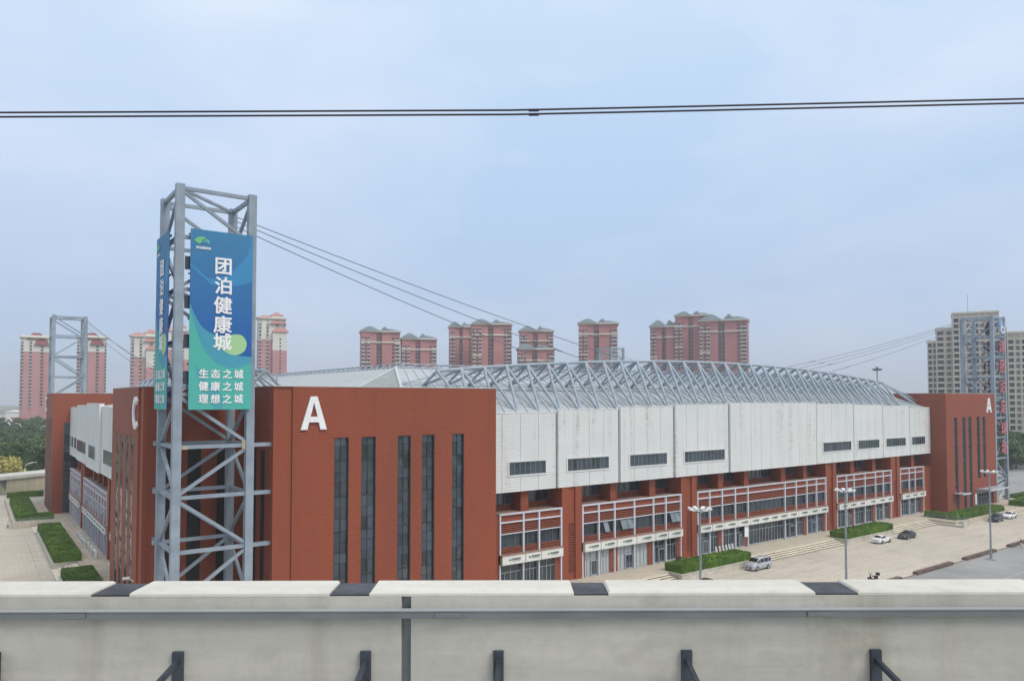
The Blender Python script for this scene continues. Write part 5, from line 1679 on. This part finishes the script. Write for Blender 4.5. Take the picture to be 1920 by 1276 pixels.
def beige_block(masses, Z, label):
    wx, wy = world_xy((1840 - 960) / 1375 * Z, Z)
    root = empty('apartment_block', (wx, wy, 0), -YAW - .5)
    tag(root, label, 'building')
    for (p0, p1, py, yo, dark) in masses:
        x0 = (p0 - 1840) / 1375 * Z * .86; x1 = (p1 - 1840) / 1375 * Z * .86; zt = 27.5 + (748 - py) / 1375 * Z
        wl = part('wall', BEIGE, root, lambda m: m.box(x0, x1, yo, yo + 14, 0, zt), k=1, local=True)
        part('cornice', CREAM, wl, lambda m: m.box(x0 - .3, x1 + .3, yo - .4, yo + 14.3, zt, zt + .9), k=1, local=True)
        nc = max(2, round((x1 - x0) / 3.0)); w = (x1 - x0) / nc
        for j in range(nc):
            def wc(m):
                for f in range(1, int(zt / 3)):
                    if f * 3 < 5: continue
                    ww = .36 if j % 3 != 1 else .24
                    m.box(x0 + w*(j+.5) - w*ww, x0 + w*(j+.5) + w*ww, yo - .05, yo - .012, f*3 + .7, f*3 + 2.5)
            part('window_column', WIN if j % 3 != 1 else RECESS, wl, wc, k=1, local=True)
            def pil(m): m.box(x0 + w*j - .14, x0 + w*j + .14, yo - .35, yo - .01, 0, zt - .02)
            part('pilaster', CREAM, wl, pil, k=1, local=True)
        def spand(m):
            for f in range(1, int(zt / 3) + 1): m.box(x0 + .2, x1 - .2, yo - .16, yo - .011, f*3 - .25, f*3 + .25)
        part('floor_bands', CREAM, wl, spand, k=1, local=True)
    return root
RECESS = plain('recess_brown', (0.17, 0.12, 0.11), .7, .1, .3)
bb = beige_block([(1740, 1758, 637, 6, 0), (1757, 1789, 613, 3, 0), (1789, 1875, 586, 0, 0), (1875, 1890, 617, 4, 0), (1888, 1960, 627, -3, 0)], 368, 'beige apartment block of stepped heights behind the right pylon')
part('antenna', M['pole'], bb, lambda m: m.tube((-1.2*4, 5, 60), (-1.2*4, 5, 81), .12, n=6), k=1, local=True)

# ================================================================== floodlight mast, street lamps, small buildings far off
def far_pt(px, Z): return world_xy((px - 960) / 1375 * Z, Z)
x, y = far_pt(1645, 260)
fm = empty('floodlight_mast', (x, y, 0)); tag(fm, 'slender floodlight mast with round head behind the right end of the roof', 'floodlight')
part('pole', M['pole'], fm, lambda m: m.tube((0, 0, 0), (0, 0, 38.2), .35, .2, 10), k=1, local=True)
part('head_ring', M['steel'], fm, lambda m: (m.tube((0, 0, 37.6), (0, 0, 37.9), 1.3, n=16), [m.box(math.cos(R(45*i))*1.3 - .3, math.cos(R(45*i))*1.3 + .3, math.sin(R(45*i))*1.3 - .3, math.sin(R(45*i))*1.3 + .3, 37.9, 38.3) for i in range(8)], m.tube((0, 0, 38.3), (0, 0, 38.9), .6, .5, 10)), k=1, local=True)

def street_lamp(px, py_top, Z, label, lean):
    x, y = far_pt(px, Z); zt = 27.5 + (748 - py_top) / 1375 * Z
    root = empty('street_lamp', (x, y, 0), -YAW); tag(root, label, 'street lamp', 'street lamps among the trees')
    part('pole', M['lamp'], root, lambda m: m.path([(0, 0, 0), (0, 0, zt - 2), (lean * .3, 0, zt - .9), (lean * 1.2, 0, zt - .3), (lean * 2.6, 0, zt)], .16, 7), k=1, local=True)
    part('lamp_head', M['lamp'], root, lambda m: m.beam((lean * 2.4, 0, zt), (lean * 3.6, 0, zt + .15), .4, .16), k=1, local=True)
street_lamp(50, 866, 235, 'white street lamp above the yellow-leaved tree', 1)
street_lamp(41, 793, 430, 'white street lamp left, in front of the gabled house', -1)
street_lamp(78, 798, 420, 'white street lamp right, next to the far left terracotta block', 1)

# beige pavilion at the left
pav = empty('pavilion', (6.8 * K, 207 * K, 0), R(34)); tag(pav, 'low beige pavilion with flat overhanging roof at the left edge', 'building')
pm_ = plain('pavilion_wall', (0.46, 0.40, 0.27), .8, .06, .3); pr_ = plain('pavilion_roof', (0.56, 0.54, 0.49), .8, .08, .3)
part('wall', pm_, pav, lambda m: m.box(0, 19, 0, 8, 0, 4.3), k=1, local=True)
part('roof', pr_, pav, lambda m: (m.box(-2.6, 19.5, -.7, 8.6, 4.31, 5.2),), k=1, local=True)
part('slanted_support', M['mullion'], pav, lambda m: m.add([(-2.2, .2, 4.3), (-.02, .2, 4.3), (-.02, .2, 1.2), (-2.2, .5, 4.3), (-.02, .5, 4.3), (-.02, .5, 1.2)], [(0,2,1), (3,4,5), (0,1,4,3), (1,2,5,4), (2,0,3,5)]), k=1, local=True)
for i in range(9): part('wall_rib', pr_, pav, lambda m: m.box(1.2 + i * 2.0, 1.35 + i * 2.0, -.12, -.005, 0, 4.25), k=1, local=True)
part('wall_rib', pr_, pav, lambda m: m.box(0, 19, -.10, -.006, 2.2, 2.32), k=1, local=True)

x, y = far_pt(18, 520)
hs = empty('gabled_house', (x, y, 0), -YAW); tag(hs, 'small house with white-edged gables above the trees at the far left', 'building')
hw_ = plain('house_wall', (0.25, 0.17, 0.15), .8, .1, .3)
part('wall', hw_, hs, lambda m: (m.box(-7, 7, 0, 12, 0, 8), m.slab([(-7, 8.001), (7, 8.001), (0, 14)], 0, 12)), k=1, local=True)
part('gable_edge', M['white'], hs, lambda m: (m.beam((-8, -.3, 7.4), (0, -.3, 14.3), .5, 1.0), m.beam((0, -.3, 14.3), (12, -.3, 3.8), .5, 1.0), m.beam((-4, -1.3, 7.8), (0, -1.3, 11.2), .5, .9), m.beam((0, -1.3, 11.2), (3.6, -1.3, 8.0), .5, .9)), k=1, local=True)
part('roof', MAROON, hs, lambda m: (m.add([(-7.8, -.1, 7.7), (0, -.1, 14.4), (0, 12.5, 14.4), (-7.8, 12.5, 7.7)], [(0, 1, 2, 3)]), m.add([(0, -.1, 14.4), (7.8, -.1, 7.7), (7.8, 12.5, 7.7), (0, 12.5, 14.4)], [(0, 1, 2, 3)])), k=1, local=True)
part('window', WIN, hs, lambda m: m.box(-.6, .6, -.06, -.01, 8.2, 9.6), k=1, local=True)
x, y = far_pt(25, 900)
wb_ = empty('white_hall', (x, y, 0), -YAW); tag(wb_, 'low white hall in the haze at the far left', 'building')
part('wall', M['white'], wb_, lambda m: m.box(-9, 9, 0, 20, 0, 12), k=1, local=True)
part('roof', IVORY, wb_, lambda m: hip(m, -10, 10, -1, 21, 12.01, 14, .25), k=1, local=True)
for i, (px, w, h, Z) in enumerate(((-30, 60, 8, 1100), (6, 40, 7, 1000), (60, 50, 9, 1300), (1900, 60, 9, 1200), (620, 80, 10, 1500))):
    x, y = far_pt(px, Z)
    fb = empty('far_building', (x, y, 0), -YAW); tag(fb, ('faint low building on the left horizon, leftmost', 'faint low building on the left horizon beside the white hall', 'faint low building on the left horizon behind the tower', 'faint low building behind the beige block', 'faint low building hidden behind the stadium roof')[i], 'building', 'far buildings')
    part('wall', IVORY, fb, lambda m: m.box(-w/2, w/2, 0, 20, 0, h), k=1, local=True)
    part('roof', SLATE, fb, lambda m: m.box(-w/2 - .5, w/2 + .5, -.5, 20.5, h + .01, h + .8), k=1, local=True)

# ================================================================== trees
def tree_meshes(seed, mat, hgt, rad, leaves=1500, ls=.55):
    rnd = random.Random(seed)
    c = MB(); clumps = []
    for i in range(22):
        t = rnd.uniform(0, 2*math.pi); rr = rad * math.sqrt(rnd.random()) * .78; z = hgt * rnd.uniform(.36, .88)
        f = 1 - abs(z / hgt - .58) * 1.1
        clumps.append((Vector((math.cos(t) * rr * f, math.sin(t) * rr * f, z)), rad * rnd.uniform(.26, .46)))
    for _ in range(leaves):
        p, r = rnd.choice(clumps)
        d = Vector((rnd.gauss(0, 1), rnd.gauss(0, 1), rnd.gauss(0, .8))).normalized()
        q = p + d * r * rnd.uniform(.55, 1.05)
        a = Vector((rnd.gauss(0, 1), rnd.gauss(0, 1), rnd.gauss(0, .6))).normalized(); b = a.cross(d + Vector((.01, 0, .3))).normalized()
        s = ls * rnd.uniform(.6, 1.3)
        c.add([q - a*s, q + b*s*.6, q + a*s, q - b*s*.6], [(0, 1, 2, 3)])
    tr = MB()
    tr.tube((0, 0, 0), (.1, .05, hgt * .45), .26, .15, 8)
    for i in range(5):
        p, r = clumps[i * 3]
        tr.tube((.08, .04, hgt * (.26 + .03 * i)), tuple(p * .9), .10, .04, 6)
    return c.mesh('crown', mat, 1.0), tr.mesh('trunk', M['bark'], 1.0)
TV = [tree_meshes(1, M['tree1'], 11, 4.6), tree_meshes(2, M['tree2'], 9.5, 4.4), tree_meshes(3, M['tree1'], 12.5, 5.0), tree_meshes(4, M['tree2'], 8.0, 4.2), tree_meshes(5, M['tree1'], 9, 4.8)]
TL = ['dark broad tree', 'mid green round tree', 'tall dark tree', 'low mid green tree', 'dark spreading tree']
def tree(x, y, v, label, group, s=1.0, name='broadleaf_tree'):
    root = empty(name, (x, y, -.1), random.uniform(0, 6.28)); tag(root, label, 'tree', group)
    put('crown', v[0], root, scale=(s, s, s * random.uniform(.9, 1.1))); put('trunk', v[1], root, scale=(s, s, s))
    return root
rt = random.Random(5)
Z = 268.0
while Z < 640:
    step = 7.5 + Z * .006
    w = Z * .105; n = int(w / step)
    for i in range(n + 1):
        xx = -.712 * Z + (i + rt.uniform(-.3, .3)) * step
        zz = Z + rt.uniform(-2.5, 2.5)
        x, y = world_xy(xx, zz)
        band = math.sin(Z * .055) > -.1
        k = rt.choice((0, 2, 4)) if band else rt.choice((1, 3, 1))
        tree(x, y, TV[k], TL[k] + ' in the wood beyond the plaza at the left', 'trees of the wood at the left', rt.uniform(.85, 1.15))
    Z += step * .95
Z = 285.0
while Z < 430:
    step = 9.0
    for i in range(7):
        xx = .655 * Z + (i + rt.uniform(-.3, .3)) * step
        zz = Z + rt.uniform(-3, 3)
        if xx / zz > .74: continue
        x, y = world_xy(xx, zz)
        k = rt.choice((0, 1, 2, 3, 4)) if Z < 330 else rt.choice((0, 2, 4))
        tree(x, y, TV[k], TL[k] + ' beside the car park at the right edge', 'trees at the right edge', rt.uniform(.9, 1.15))
    Z += step
yv = tree_meshes(9, M['tree3'], 8.0, 6.2, 2200, .42)
x, y = far_pt(22, 246)
tree(x, y, yv, 'yellow-leaved tree behind the beige pavilion', None, 1.0, 'yellow_leaved_tree')
x, y = far_pt(58, 262)
tree(x, y, TV[4], 'dark tree right of the yellow-leaved tree under the street lamp', None, .8)

# ================================================================== railway viaduct in the foreground (metres, along the track)
EPS = .0095
ca, sa = math.cos(EPS), math.sin(EPS)
def rail(r, f, z):
    rr, ff = r * ca - f * sa * 0, f + r * sa
    X, Y = world_xy(rr, ff); return (X, Y, z)
ZT = 26.617
deck = part('viaduct_deck', M['concrete'], None, lambda m: (m.box(-40, 40, -5.0, 3.9, 24.4, 25.2), m.box(-40, 40, -3.4, 2.6, 22.6, 24.399)), k=1, xf=rail)
tag(deck, kind='structure')
for r in (-28, 0, 28):
    part('pier', M['concrete'], deck, lambda m: m.box(r - 1.3, r + 1.3, -2.4, 1.6, 0, 22.599), k=1, xf=rail)
NOTCH = [-1.93, -.84, .285, 1.40]; NW = [.18, .185, .16, .20]
gaps = [(a, a + w) for a, w in zip(NOTCH, NW)]
step = 1.11
gl = []
for i in range(1, 9):
    gl.append((NOTCH[0] - step * i, NOTCH[0] - step * i + .18)); gl.append((NOTCH[-1] + step * i, NOTCH[-1] + step * i + .18))
gaps = sorted(gaps + gl)
par = empty('parapet', rail(0, 3.52, 25.2)); tag(par, 'pale concrete railway parapet running across the foreground', 'parapet')
JT = [-6.4, -.485, 5.4]
edges = [-12] + JT + [12]
for i in range(len(edges) - 1):
    part('wall_panel', M['wall_concrete'], par, lambda m: m.box(edges[i] + .022, edges[i+1] - .022, 3.405, 3.64, 25.2, ZT - .0205), k=1, xf=rail)
part('joint_filler', M['steel'], par, lambda m: [m.box(j - .0215, j + .0215, 3.43, 3.62, 25.2, ZT - .021) for j in JT], k=1, xf=rail)
prev = -12
for (a, b) in gaps + [(12, 12.1)]:
    if a - prev > .05:
        def cp(m, p=prev, q=a):
            e = .008
            m.box(p, q, 3.404, 3.625, ZT - .02, ZT - e)
            m.add([(p, 3.404, ZT - e), (q, 3.404, ZT - e), (q, 3.625, ZT - e), (p, 3.625, ZT - e), (p + e, 3.404 + e, ZT), (q - e, 3.404 + e, ZT), (q - e, 3.625 - e, ZT), (p + e, 3.625 - e, ZT)],
                  [(4,5,6,7), (0,1,5,4), (1,2,6,5), (2,3,7,6), (3,0,4,7)])
        part('coping_slab', M['concrete_cap'], par, cp, k=1, xf=rail)
    prev = b
for (a, b) in gaps:
    def pl(m):
        m.box(a + .004, b - .004, 3.412, 3.620, ZT - .0200, ZT - .013)
    part('coping_joint_plate', M['steel_plate'] if 'steel_plate' in M else M.setdefault('steel_plate', plain('joint_plate', (0.055, 0.056, 0.066), .6, .3, 9, .1)), par, pl, k=1, xf=rail)
# conduit clipped to the wall face
part('conduit', M['steel'], par, lambda m: (m.box(-12, 12, 3.375, 3.404, ZT - .112, ZT - .080),), k=1, xf=rail)
part('conduit_lip', plain('conduit_lip', (0.34, 0.36, 0.37), .5, .06, 3), par, lambda m: m.box(-12, 12, 3.370, 3.404, ZT - .0795, ZT - .074), k=1, xf=rail)
for r in [-.35 + 1.7 * i for i in range(-4, 5)]:
    part('clip', M['steel'], par, lambda m: m.box(r, r + .12, 3.368, 3.374, ZT - .108, ZT - .084), k=1, xf=rail)
# cable brackets
for r in [-2.35 - .85 * 2, -2.35 - .85, -2.35, -1.52, -.668, -.062, .80, 1.67, 2.52, 3.37]:
    def br_(m):
        m.box(r - .024, r + .024, 3.385, 3.404, 25.5, ZT - .265)
    o = part('cable_bracket', M['steel_dark'], par, br_, k=1, xf=rail)
    part('bracket_arm', M['steel_dark'], par, lambda m: m.beam((r, 3.39, ZT - .31), (r, 3.15, ZT - .345), .018, .024), k=1, xf=rail)
part('cable_tray', M['steel_dark'], par, lambda m: m.box(-12, 12, 2.98, 3.1, 25.75, 25.78), k=1, xf=rail)

# overhead wires beyond the parapet
def oh(dz, label):
    pts = []
    for i in range(-20, 21):
        r = i * 1.0
        z = 29.055 + dz + (.0085 * r if r < .1 else .0085 * .1 + .027 * (r - .1)) * 1.0
        pts.append(rail(r, 3.9, z))
    m = MB(); m.path(pts, .0052, 6)
    o = m.build('overhead_wire', M['wire'], None, 1.0)
    part('wire_clamp', M['wire'], o, lambda q: q.tube(rail(.09, 3.9, 29.055 + dz), rail(.145, 3.9, 29.056 + dz), .0085, n=8), k=1)
    return tag(o, label, 'wire', 'overhead wires')
oh(.0, 'upper of the two dark overhead wires crossing the sky'); oh(-.0235, 'lower of the two dark overhead wires crossing the sky')

# ================================================================== haze
hz = MB(); hz.box(-4100, 4100, -4100, 4100, -1.2, 118)
mh = bpy.data.materials.new('haze_air'); mh.use_nodes = True
nt = mh.node_tree; nt.nodes.clear()
o_ = nt.nodes.new('ShaderNodeOutputMaterial'); v_ = nt.nodes.new('ShaderNodeVolumePrincipled')
v_.inputs['Color'].default_value = (0.93, 0.95, 0.98, 1); v_.inputs['Density'].default_value = 0.00034; v_.inputs['Anisotropy'].default_value = 0.0
nt.links.new(v_.outputs[0], o_.inputs['Volume'])
haze = hz.build('haze', mh, None, 1.0)
tag(haze, kind='stuff')
